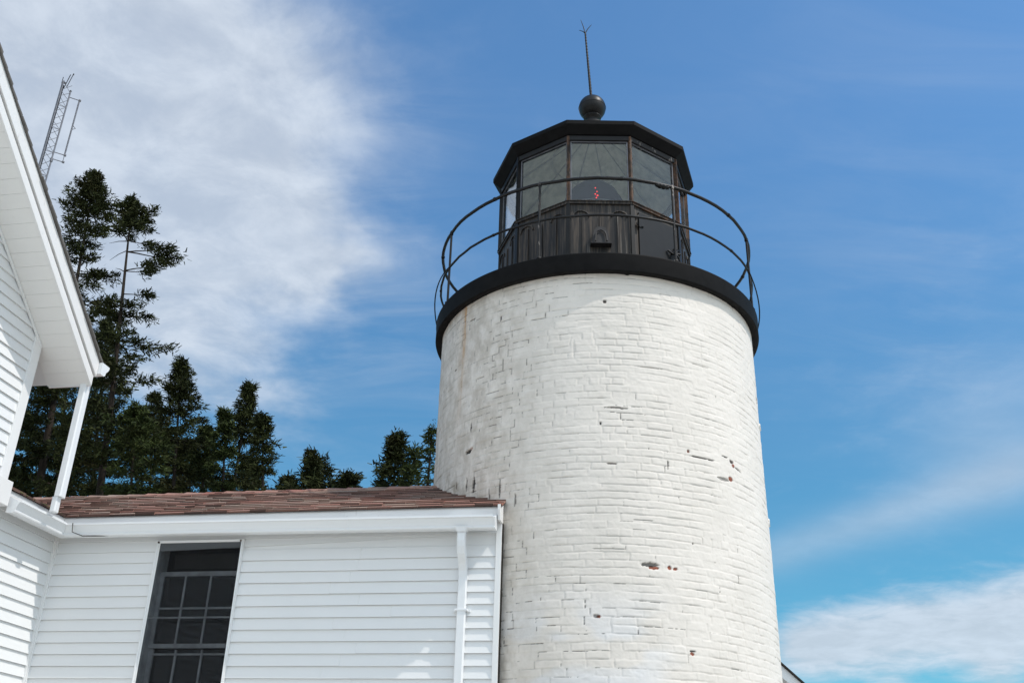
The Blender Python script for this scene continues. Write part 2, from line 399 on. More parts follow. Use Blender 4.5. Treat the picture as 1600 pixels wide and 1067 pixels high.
cb = MB(); cb.box(4.238, 4.287, -.026, .12, 0, 2.515+H); cb.build('corner_board', 'trim_paint', pw, .003)
gp = MB()        # ragged dark wood gap against the tower
for k in range(46):
    z = .22+k*.085; gp.box(4.288, 4.290+rnd.uniform(.0, .012)*(1 if k < 24 else .35), -.006+rnd.uniform(-.012, .006)*(1 if k < 24 else .3), .3, z, z+.083)
gp.build('joint_packing', 'gap_dark', pw)
# cornice: frieze, soffit box and fascia
fz = MB()
fz.box(.001, 4.27, -.022, -.001, 2.492+H, 2.548+H); fz.build('frieze_board', 'worn_trim', pw, .002)
fz = MB(); fz.box(.001, .020, -1.35, -.023, 2.492+H, 2.548+H); fz.build('frieze_board', 'worn_trim', pw, .002)
ft = 2.645+H
fa = MB(); prism(fa, [(.001, 2.55+H), (GO, 2.53+H), (GO+.004, ft-.004), (.001, ft-.004)], lambda o: o, lambda o: 4.272, TB); fa.build('fascia', 'worn_trim', pw, .002)
fa = MB(); prism(fa, [(.001, 2.55+H), (GO, 2.53+H), (GO+.004, ft-.004), (.001, ft-.004)], lambda o: o, lambda o: .985, TA); fa.build('fascia', 'worn_trim', pw, .002)
fa = MB(); fa.box(.001, .150, -1.42, -.986, 2.485+H, 2.700+H); fa.build('cornice_return', 'worn_trim', pw, .004)
# end board of the eave beside the tower
eb = MB(); prism(eb, [(.0, 2.515+H), (GO+.02, 2.515+H), (GO+.055, 2.60+H), (GO+.055, 2.645+H), (.0, 2.70+H)], lambda o: 4.273, lambda o: 4.292, TB); eb.build('end_board', 'worn_trim', pw, .002)
# gutters
zb, zl = 2.447+H, 2.553+H
gb = MB(); prism(gb, gut(zb, zl), lambda o: o, lambda o: 4.245, lambda s, o, z: (s, -o, z-.0045*s)); 
gutter = gb.build('gutter', 'gutter_enamel', pw)
ge = MB(); prism(ge, gut(zb-.004, zl+.004)[:10], lambda o: 4.246, lambda o: 4.262, lambda s, o, z: (s, -o, z-.019)); ge.build('end_cap', 'gutter_enamel', gutter, .002)
for s0, s1 in ((2.93, 2.945), (3.845, 4.06)):
    j = MB(); ex = [(o+.0035, z) if o > GO+.01 else (o, z) for o, z in gut(zb-.003, zl+.002)[:10]]
    prism(j, ex, lambda o: s0, lambda o: s1, lambda s, o, z: (s, -o, z-.0045*s0)); j.build('joint_sleeve', 'gutter_enamel', gutter, .001)
ga = MB(); prism(ga, gut(zb, zl), lambda o: o, lambda o: .935, TA); gutter2 = ga.build('gutter', 'gutter_enamel', pw)
ge = MB(); prism(ge, gut(zb-.004, zl+.004)[:10], lambda o: .936, lambda o: .952, TA); ge.build('end_cap', 'gutter_enamel', gutter2, .002)
wire = MB(); wire.tube([TB(.30, GO+.13, 2.55+H), TB(.305, GO+.12, 2.47+H), TB(.40, GO+.09, 2.437+H), TB(.60, GO+.07, 2.440+H), TB(.68, GO+.06, 2.447+H)], .004, 5); wire.build('cable', 'gap_dark', pw)
# downspout with its elbow
dsx = 3.965
dp = MB()
def rect_pipe(mb, pts, w, d):
    rings = []
    m = len(pts)
    for i, (x, o, z) in enumerate(pts):
        a = Vector(pts[max(i-1, 0)]); b = Vector(pts[min(i+1, m-1)]); t = (b-a).normalized(); nrm = Vector((0, -t.z, t.y)) if True else None
        if nrm.y < 0: nrm = -nrm
        c = Vector((x, o, z))
        ring = []
        for sx, so_ in ((-1, -.6), (-.8, -1), (.8, -1), (1, -.6), (1, .6), (.8, 1), (-.8, 1), (-1, .6)):
            q = c+Vector((sx*w/2, 0, 0))+nrm*(so_*d/2); ring.append((q.x, -q.y, q.z))
        rings.append(ring)
    V = [q for r_ in rings for q in r_]; Fs = []
    for i in range(m-1):
        for j in range(8): Fs.append((i*8+j, i*8+(j+1) % 8, (i+1)*8+(j+1) % 8, (i+1)*8+j))
    mb.add(V, Fs)
rect_pipe(dp, [(dsx, GO+.058, 2.44+H), (dsx, GO+.058, 2.33+H), (dsx, GO+.050, 2.285+H), (dsx, GO+.030, 2.235+H), (dsx, .085, 2.16+H), (dsx, .056, 2.10+H), (dsx, .048, 2.04+H), (dsx, .046, 1.50+H), (dsx, .046, .3)], .074, .058)
ds = dp.build('downspout', 'gutter_enamel', pw)
op = MB(); rect_pipe(op, [(dsx, GO+.06, 2.442+H), (dsx, GO+.058, 2.40+H)], .13, .10); 
for i in range(8, 16):                 # funnel narrows to the pipe
    v = op.v[i]; op.v[i] = (dsx+(v[0]-dsx)*.60, v[1]*.8-(GO+.058)*.2, v[2])
op.build('outlet', 'gutter_enamel', ds)
br = MB(); br.box(dsx-.055, dsx+.055, -.082, -.012, 1.755+H, 1.772+H); br.box(dsx-.075, dsx-.04, -.030, -.012, 1.752+H, 1.775+H); br.box(dsx+.04, dsx+.075, -.030, -.012, 1.752+H, 1.775+H); br.build('bracket', 'gutter_enamel', ds, .001)
# window
wf = MB()
wf.box(1.053, WB0+.006, -.034, .06, WZ0-.04, WZ1+.026); wf.box(WB1-.006, 1.906, -.034, .06, WZ0-.04, WZ1+.026)
wf.box(WB0+.006, WB1-.006, -.034, .06, WZ1-.002, WZ1+.026); wf.box(WB0+.006, WB1-.006, -.045, .06, WZ0-.04, WZ0-.006)
win = wf.build('window', 'trim_paint', pw, .002)
t2 = MB(); t2.box(1.064, 1.072, -.042, -.034, WZ0, WZ1+.018); t2.box(1.887, 1.895, -.042, -.034, WZ0, WZ1+.018); t2.box(1.072, 1.887, -.042, -.034, WZ1+.010, WZ1+.018)
t2.build('storm_frame', 'gutter_enamel', win)
for xx in (1.075, 1.88):
    rs = MB(); rs.box(xx-.007, xx+.008, -.0445, -.034, WZ1-.004, WZ1+.012); rs.build('rusty_clip', 'rusty_iron', win)
jb = MB(); jb.box(WB0+.006, WB0+.012, .0, .16, WZ0, WZ1-.003); jb.box(WB1-.012, WB1-.006, .0, .16, WZ0, WZ1-.003); jb.box(WB0+.012, WB1-.012, .0, .16, WZ1-.01, WZ1-.003); jb.box(WB0+.012, WB1-.012, .0, .16, WZ0, WZ0+.01)
jb.build('jamb', 'sash_paint', win)
sh = MB()
def bar(x0, x1, z0, z1, y=.08, t=.03): sh.box(x0, x1, y-t/2, y+t/2, z0+H, z1+H)
L0, L1 = WB0+.013, WB1-.013
bar(L0, L1, 2.120, 2.160); bar(L0, L0+.035, 1.52, 2.12); bar(L1-.035, L1, 1.52, 2.12)
for x in (1.345, 1.590): bar(x-.008, x+.008, 1.52, 2.12, .08, .02)
bar(L0, L1, 1.822, 1.838, .081, .018); bar(L0, L1, 1.482, 1.518)
sh.build('upper_sash', 'sash_paint', win)
sh = MB(); bar(L0, L0+.04, .63, 1.475, .105); bar(L1-.04, L1, .63, 1.475, .105)
bar(L0+.041, L1-.041, 1.425, 1.440, .1055, .018); bar(L0+.041, L1-.041, 1.10, 1.115, .1055, .018); bar(L0+.041, L1-.041, .63, .69, .105)
for x in (1.352, 1.600): bar(x-.008, x+.008, .69, 1.47, .104, .020)
sh.build('lower_sash', 'sash_paint', win)
sr = MB(); sr.box(L0-.008, L1+.008, -.026, -.012, 1.722+H, 1.735+H); sr.build('storm_rail', 'sash_paint', win)
gl = MB(); gl.box(L0+.02, L1-.02, .0785, .0815, 1.50+H, 2.14+H); gl.build('pane', 'window_glass', win)
gl = MB(); gl.box(L0+.02, L1-.02, .1125, .1155, .64+H, 1.47+H); gl.build('pane', 'window_glass', win)
sc_ = MB(); sc_.box(L0-.01, L1+.01, -.0285, -.027, WZ0+.01, WZ1-.004); sc_.build('storm_pane', 'insect_screen', win)
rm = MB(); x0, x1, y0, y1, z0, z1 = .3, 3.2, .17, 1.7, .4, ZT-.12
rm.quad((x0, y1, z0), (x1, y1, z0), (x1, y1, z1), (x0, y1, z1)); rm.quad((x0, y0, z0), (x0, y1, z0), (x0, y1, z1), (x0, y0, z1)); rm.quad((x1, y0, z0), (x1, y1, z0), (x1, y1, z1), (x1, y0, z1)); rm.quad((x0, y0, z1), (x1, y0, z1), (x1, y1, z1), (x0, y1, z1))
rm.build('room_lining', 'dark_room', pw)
bl = MB(); bl.tube([(L0+.05, .20, 2.33+H), (L1-.02, .20, 2.33+H)], .028, 10); bl.box(L0+.06, L1-.03, .172, .175, 2.21+H, 2.33+H); bl.build('roller_blind', 'window_shade', win)
# roof: real shingle courses
RT = math.tan(rad(27.2)); RZ = 2.648+H; RA = .132; RG = -.93
def rz(a): return RZ+RT*(.12-a)
RS = .385
def rz2(b): return RZ+RS*(.12-b)
def shingle_slope(mb, Lf, smin, smax, tabw, rg, th=.017, expo=.105, zf=rz, a0=RA, a1=RG):
    n = int((a0-a1)/(expo*math.cos(rad(27.2))))+1; da = (a0-a1)/n
    for i in range(n):
        ab, at_ = a0-i*da, a0-(i+1)*da-.03
        if i == n-1: at_ = a1
        s = smin(ab)-.2*rg.random(); e = smax(ab)
        row = rg.random()
        while s < e:
            w_ = tabw*rg.uniform(.45, 1.5); s1 = min(s+w_, e); b0 = max(s, smin(ab))
            if s1-b0 > .01:
                jt = rg.uniform(-.006, .006); th_ = th+rg.uniform(-.003, .006)
                lift0, lift1 = rg.uniform(0, .003), rg.uniform(0, .003)
                t0_, t1_ = max(b0, smin(at_)), min(s1, smax(at_))
                if t1_ <= t0_: t0_, t1_ = b0, s1
                lo = [Lf(b0+.0015, ab+jt, zf(ab)), Lf(s1-.0015, ab+jt, zf(ab)), Lf(t1_, at_, zf(at_)-.002), Lf(t0_, at_, zf(at_)-.002)]
                hi = [Lf(b0+.0015, ab+jt, zf(ab)+th_+lift0), Lf(s1-.0015, ab+jt, zf(ab)+th_+lift1), Lf(t1_, at_, zf(at_)+.004), Lf(t0_, at_, zf(at_)+.004)]
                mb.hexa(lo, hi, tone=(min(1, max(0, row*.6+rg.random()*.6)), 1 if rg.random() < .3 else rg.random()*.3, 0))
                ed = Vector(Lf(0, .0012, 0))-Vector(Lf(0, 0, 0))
                mb.quad(*[tuple(Vector(q)+ed) for q in (lo[0], lo[1], hi[1], hi[0])], tone=(.5, 0, rg.uniform(.55, 1)))  # dark butt edge: weathered end grain with the course shadow line painted in
            s = s1
rf = MB(); rg = random.Random(3)
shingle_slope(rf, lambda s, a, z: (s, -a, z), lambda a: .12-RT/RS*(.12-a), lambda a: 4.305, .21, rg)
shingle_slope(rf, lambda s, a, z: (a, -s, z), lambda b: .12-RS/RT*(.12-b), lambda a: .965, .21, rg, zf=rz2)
# back slopes and ridge cap
rb = .6
rf.quad((-1.98, 1.98, rz(.12)-.0+0), (4.3, 1.98, rz(.12)), (4.3, .93, rz(RG)), (-1.24, .93, rz(RG)), tone=(.5, .2, 0))
rf.quad((-1.98, 1.98, rz2(.12)), (-.93, .75, rz2(RG)), (-.93, -.88, rz2(RG)), (-1.98, -.88, rz2(.12)), tone=(.5, .2, 0))
rf.quad((-1.98, 1.98, rz(.12)), (-1.36, .93, rz(RG)-.01), (-.93, .75, rz2(RG)), (-1.5, .80, rz2(RG)-.1), tone=(.5, .2, 0))
s = -1.24
while s < 4.3:
    w_ = .22; lift = rg.uniform(0, .006); z_ = rz(RG)
    for sg in (-1, 1): rf.hexa([(s, .93+sg*.10, z_-.045), (s+w_+.02, .93+sg*.10, z_-.047), (s+w_+.02, .93, z_+.005), (s, .93, z_+.005)][::sg], [(s, .93+sg*.10, z_-.032+lift), (s+w_+.02, .93+sg*.10, z_-.038), (s+w_+.02, .93, z_+.012), (s, .93, z_+.020+lift)][::sg], tone=(rg.random(), rg.random()*.5, 0))
    s += w_
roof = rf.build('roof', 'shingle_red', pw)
dk = MB(); dk.add([(.13, -.13, rz(.13)-.012), (4.3, -.13, rz(.13)-.012), (4.3, .93, rz(RG)-.012), (-1.24, .93, rz(RG)-.012)], [(0, 1, 2, 3)])
dk.add([(.13, -.13, rz2(.13)-.012), (-.93, .70, rz2(RG)-.012), (-.93, -.965, rz2(RG)-.012), (.13, -.965, rz2(.13)-.012)], [(0, 1, 2, 3)])
dk.build('roof_deck', 'gap_dark', roof)
ms = MB(); rq = random.Random(5)
for k in range(120):
    s = rq.uniform(.2, .95); a = .138-rq.random()*.05; r_ = rq.uniform(.004, .011); z_ = rz(a)+.014
    ms.lathe([(0, r_*.8), (r_*.7, r_*.5), (r_, -.002)], 6, 0, 0); n_ = 18
    ms.v[-n_:] = [(v[0]+a, v[1]-s, v[2]+z_) for v in ms.v[-n_:]]
mso = ms.build('moss', 'moss', roof); mso['kind'] = 'stuff'

# ================================================================== main house (gable end)
mh = thing('clapboard_house', 'two-storey white clapboard house with steep gable at left edge of view', 'house', HC, PSI)
K = .776; T0 = .893; ZZ = 4.04+H
sof = lambda t: ZZ+K*(t-T0)
TP = 4.9; TE = .578; TBK = 2*TP-TE
def gl_lim(z):
    lo = T0+(z-ZZ)/K
    return [(max(1.022, lo), min(2*TP-1.022, 2*TP-lo))]
hb = MB()
poly = [(-.004, .93, 0), (-.004, 8.87, 0), (-.004, 8.87, ZZ), (-.004, TP, sof(TP)), (-.004, .93, ZZ)]
fr = [(x, -y, z) for x, y, z in poly]; bk = [(-9.0, y, z) for x, y, z in fr]
hb.add(fr+bk, [(0, 1, 2, 3, 4), (9, 8, 7, 6, 5)]+[(i, (i+1) % 5, 5+(i+1) % 5, 5+i) for i in range(5)])
hb.build('wall', 'clapboard_paint', mh)
s1 = MB(); clap(s1, 'A', 2.70+H, sof(TP)-.02, gl_lim); clap(s1, 'A', .02, 2.485+H, lambda z: [(1.022, 8.75)]); clap(s1, 'A', 2.485+H, 2.70+H, lambda z: [(1.43, 8.75)])
s1.build('siding', 'clapboard_paint', mh)
cbd = MB(); cbd.hexa([(.0, -.908, 0), (.026, -.908, 0), (.026, -1.022, 0), (.0, -1.022, 0)], [(.0, -.908, sof(.908)), (.026, -.908, sof(.908)), (.026, -1.022, sof(1.022)), (.0, -1.022, sof(1.022))])
cbd.build('corner_board', 'trim_paint', mh, .003)
# strip along the rake against the wall
def rake_bar(o0, o1, h0, h1, ta=TE, tb=TP, name='rake_board', m='trim_paint', bev=.003, plumb=True):
    for mirror in (0, 1):
        mb = MB()
        f_ = (lambda t: 2*TP-t) if mirror else (lambda t: t)
        P_ = lambda o, t, h: (o, -f_(t), sof(t)+h)
        mb.hexa([P_(o0, ta, h0), P_(o1, ta, h0), P_(o1, ta, h1), P_(o0, ta, h1)], [P_(o0, tb, h0), P_(o1, tb, h0), P_(o1, tb, h1), P_(o0, tb, h1)])
        mb.build(name, m, mh, bev)
rake_bar(.017, .034, -.034, -.002, ta=T0+.03, name='rake_molding')
# soffit: narrow grooved boards set square to the wall
sb = MB()
for mirror in (0, 1):
    f_ = (lambda t: 2*TP-t) if mirror else (lambda t: t)
    t = TE; first = True
    st = .1065
    while t < TP:
        t1 = min(t+st, TP)
        P_ = lambda o, t_, h: (o, -f_(t_), sof(t_)+h)
        sb.hexa([P_(-.06, t+.0012, .0), P_(.372, t+.0012, .0), P_(.372, t1-.0012, .0), P_(-.06, t1-.0012, .0)], [P_(-.06, t+.0012, .012), P_(.372, t+.0012, .012), P_(.372, t1-.0012, .012), P_(-.06, t1-.0012, .012)])
        t = t1
sb.build('soffit', 'soffit_paint', mh)
sb2 = MB(); P_ = lambda o, t_, h: (o, -t_, sof(t_)+h)
for mirror in (0, 1):
    f_ = (lambda t: 2*TP-t) if mirror else (lambda t: t)
    P_ = lambda o, t_, h: (o, -f_(t_), sof(t_)+h)
    sb2.hexa([P_(-9.2, TE, .013), P_(.375, TE, .013), P_(.375, TP, .013), P_(-9.2, TP, .013)], [P_(-9.2, TE, .19), P_(.375, TE, .19), P_(.375, TP, .19), P_(-9.2, TP, .19)])
sb2.build('roof_deck', 'worn_trim', mh)
rake_bar(.373, .395, -.012, .088, ta=TE-.004, name='rake_board', m='worn_trim')
rake_bar(.376, .384, .088, .150, ta=TE-.003, name='rake_shadow_strip', m='gap_dark')  # dark strip painted in as the shadow under the fascia lip
rake_bar(.376, .412, .106, .262, ta=TE-.02, name='rake_fascia', m='worn_trim')
# shingle edge and roof planes
re_ = MB()
for mirror in (0, 1):
    f_ = (lambda t: 2*TP-t) if mirror else (lambda t: t)
    P_ = lambda o, t_, h: (o, -f_(t_), sof(t_)+h)
    t = TE-.05
    while t < TP:
        t1 = min(t+.105, TP); j = rnd.uniform(-.007, .007)
        re_.hexa([P_(-9.2, t, .266), P_(.434+j, t, .266), P_(.434+j, t1, .266), P_(-9.2, t1, .266)], [P_(-9.2, t, .294), P_(.434+j, t, .294), P_(.434+j, t1, .282), P_(-9.2, t1, .282)], tone=(rnd.random(), rnd.random(), 0))
        t = t1
re_.build('roof', 'shingle_grey', mh)
# eave gutter on the back eave, seen end-on, and its downspout onto the lower gutter
eg = MB(); zt = sof(TE)+.235
gpf = [(0, zt), (0, zt-.115), (-.065, zt-.115), (-.08, zt-.10), (-.085, zt-.07), (-.11, zt-.045), (-.125, zt-.02), (-.125, zt), (-.112, zt), (-.10, zt-.03), (-.07, zt-.07), (-.06, zt-.10), (-.012, zt-.10), (-.012, zt)]
A = [(.43, -(TE-.022+o), z) for o, z in gpf]; B = [(-9, -(TE-.022+o), z) for o, z in gpf]; n = len(A)
eg.add(A+B, [(i, (i+1) % n, n+(i+1) % n, n+i) for i in range(n)]); egp = eg.build('gutter', 'gutter_enamel', mh)
ec = MB(); q = [(TE-.022+o, z) for o, z in gpf[:8]]
ec.add([(.431, -a, z) for a, z in q]+[(.447, -a, z) for a, z in q], [tuple(range(8)), tuple(reversed(range(8, 16)))]+[(i, (i+1) % 8, 8+(i+1) % 8, 8+i) for i in range(8)]); ec.build('end_cap', 'gutter_enamel', egp, .002)
rtn = MB(); rtn.box(-.05, .372, -TE, -(TE-.02), sof(TE)-.01, sof(TE)+.2); rtn.build('eave_fascia', 'worn_trim', mh)
dn = MB(); T_ = lambda x, y, z: (x, y, z)
zt_ = sof(TE)+.03
def pipe_v(mb, x, y, z0, z1, w, d):
    rr = [(-w/2, -d*.35), (-w*.38, -d/2), (w*.38, -d/2), (w/2, -d*.35), (w/2, d*.35), (w*.38, d/2), (-w*.38, d/2), (-w/2, d*.35)]
    V = [(x+a, y+b, z0) for a, b in rr]+[(x+a, y+b, z1) for a, b in rr]
    mb.add(V, [(i, (i+1) % 8, 8+(i+1) % 8, 8+i) for i in range(8)]+[tuple(reversed(range(8))), tuple(range(8, 16))])
pipe_v(dn, .312, -.545, 2.70+H, 3.86+H, .070, .088)
dno = dn.build('downspout', 'gutter_enamel', mh)
dn = MB(); pipe_v(dn, .29, -.548, 2.56+H, 2.70+H, .056, .07)
dn.build('spout_end', 'gutter_enamel', dno, .004)

# ================================================================== lighthouse
TX, TY, TR = .932, 10.14, 1.706
lh = thing('lighthouse', 'white painted brick lighthouse with black gallery and lantern', 'lighthouse', (TX, TY, 0))
def brick_shell():
    rg = np.random.default_rng(11)
    CH = .0672; ZTOP = 4.968+H
    th = np.concatenate([np.radians(np.arange(-180, -104, 4.)), np.radians(np.arange(-104, 104.01, .27)), np.radians(np.arange(108, 180, 4.))])
    z = np.concatenate([np.arange(0, 1.1+H, .05), np.arange(1.1+H, ZTOP, .0061), [ZTOP]])
    nt, nz = len(th), len(z)
    TH, Z = np.meshgrid(th, z)
    Ucoord = TH*TR
    def vnoise(x, y, seed):           # smooth value noise
        r = np.random.default_rng(seed); G = r.random((256, 256))
        xi = np.floor(x).astype(int); yi = np.floor(y).astype(int); fx = x-xi; fy = y-yi
        fx = fx*fx*(3-2*fx); fy = fy*fy*(3-2*fy)
        g = lambda a, b: G[a % 256, b % 256]
        return (g(xi, yi)*(1-fx)+g(xi+1, yi)*fx)*(1-fy)+(g(xi, yi+1)*(1-fx)+g(xi+1, yi+1)*fx)*fy
    def fb(x, y, seed, o=4):
        s = 0; a = .5; t = 0
        for i in range(o): s = s+a*vnoise(x*2**i, y*2**i, seed+i*17); t += a; a *= .55
        return s/t
    wob = (fb(Ucoord/.7, Z/.5, 5, 3)-.5)*.022+(fb(Ucoord/.10, Z/.05, 9, 2)-.5)*.008
    zc = (Z+wob)/CH
    c = np.floor(zc).astype(int); fz = (zc-c)*CH
    NC = c.max()+3
    # brick heads per course
    jit = rg.random(NC); header = (np.arange(NC) % 7 == 3)
    dz_lo = fz; dz_hi = CH-fz
    du = np.zeros_like(Z); bid = np.zeros(Z.shape, int)
    per = []
    L = 2*np.pi*TR
    for k in range(NC):
        bl_ = .107 if header[k] else .213
        nb = int(round(L/bl_)); e = np.cumsum(rg.normal(1, .06, nb)); e = np.concatenate([[0], e/e[-1]])*L - L/2
        e = e + ((k % 2)*.5 + .15*jit[k])*bl_
        per.append(e)
    for k in np.unique(c):
        if k < 0: continue
        m = c == k; e = per[k]
        uu = Ucoord[m] + (vnoise(Ucoord[m]/.03, Z[m]/.03, 41)-.5)*.008
        i = np.clip(np.searchsorted(e, uu)-1, 0, len(e)-2)
        du[m] = np.minimum(uu-e[i], e[i+1]-uu); bid[m] = i
    R1 = rg.random((NC, 200)); R2 = rg.random((NC, 200)); R3 = rg.random((NC, 200)); R4 = rg.random((NC, 200))
    cc = np.clip(c, 0, NC-1); bb = bid % 200
    h1, h2, h3, h4 = R1[cc, bb], R2[cc, bb], R3[cc, bb], R4[cc, bb]
    deg = np.degrees(TH); zr = Z-H
    fill = fb(Ucoord/.22+3, Z/.11, 21, 4)          # paint filling the joints
    fillh = fb(Ucoord/.3+9, Z/.2, 61, 4)
    dv = np.minimum(dz_lo, dz_hi)
    up = np.exp(-(dv/.0056)**2); sd_ = np.exp(-(du/.0060)**2)
    smooth_band = 1/(1+np.exp((deg+20)/4))*.35       # heavier paint towards the left
    jb_ = np.clip((fill-.34)*3.0, .08, 1)*(1-smooth_band); jh = np.clip((fillh-.36)*3.4, .05, 1)*(1-smooth_band)
    relief = -.0062*np.maximum(up*jb_, sd_*jh*.95)
    relief += (h1-.5)*.0034*(1-up*.6)
    relief += (h2-.5)*.032*(dz_lo-CH/2)*(1-up)        # bricks tilt a little
    relief += (.0018)*(1-up)*(dz_hi < dz_lo)*0
    relief += (fb(Ucoord/.035, Z/.03, 71, 3)-.5)*.0040+(fb(Ucoord/.6, Z/.8, 77, 3)-.5)*.016
    crack = np.zeros_like(Z); red = np.zeros_like(Z); dirt = np.zeros_like(Z)
    # opened joints: whole brick edges, clustered
    pat = fb(Ucoord/.55+2, Z/.45, 91, 3)
    leftish = np.clip((-deg-5)/30, 0, 1)
    thr_b = .93-.22*np.clip((pat-.5)*3, 0, 1)-.26*leftish
    thr_h = .965-.20*np.clip((pat-.5)*3, 0, 1)-.28*leftish
    jagged = vnoise(Ucoord/.012, Z/.012, 55)
    lenfade = (vnoise(Ucoord/.05, Z*0+cc*3.7, 58) > .28)
    wdt = .0026+.0018*jagged
    upper = (dz_hi < dz_lo)
    ob = (R3[cc, bb] > thr_b) & upper & (dz_hi < wdt+.001) & lenfade
    oh = (R4[cc, bb] > thr_h) & (du < wdt) & ((Ucoord-per_mid(per, c, bid, Ucoord)) < 0)
    op_ = (ob | oh) & (np.abs(deg) < 103)
    strength = .35+.65*np.clip((pat-.35)*3, 0, 1)
    crack = np.maximum(crack, op_*strength*np.clip(.32+.55*jagged+.30*leftish, 0, 1)*np.clip(.40+h2, 0, 1))
    dirt = np.maximum(dirt, np.clip(up*jb_, 0, 1)*(.10+.38*np.clip((fill-.42)*3.5, 0, 1)+.30*leftish*np.clip((fb(Ucoord/.25, Z/.2, 33, 3)-.35)*3, 0, 1))*upper)
    dirt = np.maximum(dirt, np.clip(sd_*jh, 0, 1)*(.05+.35*leftish*np.clip((fillh-.4)*3, 0, 1)))
    relief -= crack*.006
    # named wear seen on the tower: (angle, height, half width m, half height m, depth, red, crack)
    def blob(d0, z0_, w_, h_, dep, rd, ck, tilt=0.):
        x_ = (TH-np.radians(d0))*TR; y_ = zr-z0_-tilt*x_
        w2 = vnoise(Ucoord/.016, Z/.016, 123)*.9+.5
        q = (x_/w_)**2+(y_/h_)**2; m = np.clip((w2-q)*4, 0, 1)
        nonlocal relief
        relief = relief-m*dep; np.maximum(red, m*rd, out=red); np.maximum(crack, m*ck, out=crack)
    W = [(-2.1, 4.643, .020, .020, .012, 0, .9), (-2.0, 4.636, .014, .012, .0, 1, 0), (9.6, 2.140, .085, .020, .016, 0, .75), (10.6, 2.116, .055, .019, .006, 1, 0), (15.4, 2.126, .020, .020, .008, 1, .0), (17.3, 2.122, .024, .016, .008, 1, .0),
         (21.5, 1.456, .036, .010, .012, 0, .9), (21.4, 1.438, .024, .016, .004, 1, 0), (-5.9, 1.70, .028, .018, .010, .0, .6), (-5.2, 1.695, .016, .016, 0, 1, 0), (41.2, 3.217, .030, .022, .012, .4, .85), (42.0, 3.185, .022, .020, 0, 1, 0), (44.5, 3.165, .07, .006, .01, 0, .9, -.28), (38.5, 3.245, .05, .005, .01, 0, .9),
         (23.7, 3.210, .014, .014, .01, .9, .3), (29.0, 3.172, .15, .0055, .012, 0, .95), (36.8, 3.020, .075, .018, .012, 0, .55), (40.2, 3.046, .030, .028, .006, 1, 0), (-50.2, 3.314, .055, .022, .02, 0, .95), (-48.8, 3.330, .03, .018, .01, .5, 0),
         (0.3, 3.553, .10, .007, .015, 0, .95), (3.2, 3.548, .04, .010, .01, 0, .6), (23.5, 2.363, .009, .012, .01, 0, .9), (-4.0, 3.40, .008, .020, .012, 0, .95), (-1.0, 3.018, .05, .008, .012, 0, .9), (16.5, 3.05, .007, .05, .008, 0, .8),
         (-12.0, 4.15, .010, .10, .006, 0, .0), (-38, 4.62, .006, .04, .01, 0, .9), (-36.5, 4.10, .006, .07, .008, 0, .8), (-49.5, 3.55, .010, .05, .012, 0, .95), (71, 4.15, .05, .05, .02, 0, .6), (73.5, 3.28, .06, .06, .022, 0, .5), (74, 3.9, .08, .03, -.012, 0, 0), (75, 2.9, .09, .035, -.012, 0, 0),
         (-61, 4.28, .02, .012, .01, 0, .9), (-52, 4.75, .06, .007, .01, 0, .8), (-47, 2.97, .022, .085, .016, 0, .95), (-50.5, 2.99, .012, .07, .012, 0, .9), (-36, 2.86, .010, .09, .012, 0, .85), (-40, 2.83, .007, .06, .008, 0, .8), (-56, 3.02, .009, .05, .01, 0, .85), (-30.5, 2.74, .008, .07, .012, 0, .7),
         (5.5, 4.955, .02, .010, .01, 0, .9), (-9, 4.85, .10, .004, .006, 0, .7), (-16, 3.71, .05, .004, .005, 0, .6), (8, 2.52, .09, .005, .008, 0, .55), (-2, 2.26, .14, .005, .008, 0, .5), (12, 3.98, .12, .005, .008, 0, .55), (30, 4.1, .12, .004, .006, 0, .5)]
    for b in W: blob(*b)
    # two long stepped settlement cracks left of centre
    for (d0, z0_, n_, seed) in ((-33, 4.86, 24, 1), (-24, 4.6, 6, 2), (-31, 3.0, 12, 5), (-26, 2.4, 12, 4), (-45, 4.7, 10, 8), (-58, 4.6, 8, 9), (-36, 3.5, 16, 10)):
        r = np.random.default_rng(seed+100); k = int((z0_+H)/CH); u_ = np.radians(d0)*TR
        for _ in range(n_):
            e = per[k]; i = int(np.clip(np.searchsorted(e, u_), 1, len(e)-2)); x0 = e[i]; st_ = r.choice([0., .35, .7, .9, 1.])
            m1 = (c == k) & (np.abs(Ucoord-x0) < .0036); crack[m1] = np.maximum(crack[m1], np.clip(jagged[m1]*1.1-.12, 0, .8)*st_); relief[m1] -= .003
            e2 = per[k-1]; j = int(np.clip(np.searchsorted(e2, x0), 1, len(e2)-1)); x1 = e2[j] if r.random() < .42 else e2[j-1]
            lo, hi = min(x0, x1), max(x0, x1)
            m2 = (c == k-1) & (dz_hi < .0038) & (Ucoord > lo) & (Ucoord < hi); crack[m2] = np.maximum(crack[m2], np.clip(jagged[m2]*1.1-.12, 0, .8)*st_); relief[m2] -= .003
            u_ = x1-.001; k -= 1
            if k < 5: break
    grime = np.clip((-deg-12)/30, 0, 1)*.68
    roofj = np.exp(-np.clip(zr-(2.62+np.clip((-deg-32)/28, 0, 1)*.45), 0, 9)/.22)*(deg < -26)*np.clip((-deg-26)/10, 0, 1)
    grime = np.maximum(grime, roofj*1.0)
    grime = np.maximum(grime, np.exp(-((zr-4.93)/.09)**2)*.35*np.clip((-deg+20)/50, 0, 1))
    rust = np.exp(-((deg+56.3)/1.1)**2)*np.clip((zr-3.6)/1.2, 0, 1)
    rust = np.maximum(rust, .35*np.exp(-((deg+57.0)/2.6)**2)*np.clip((zr-3.3)/1.4, 0, 1))
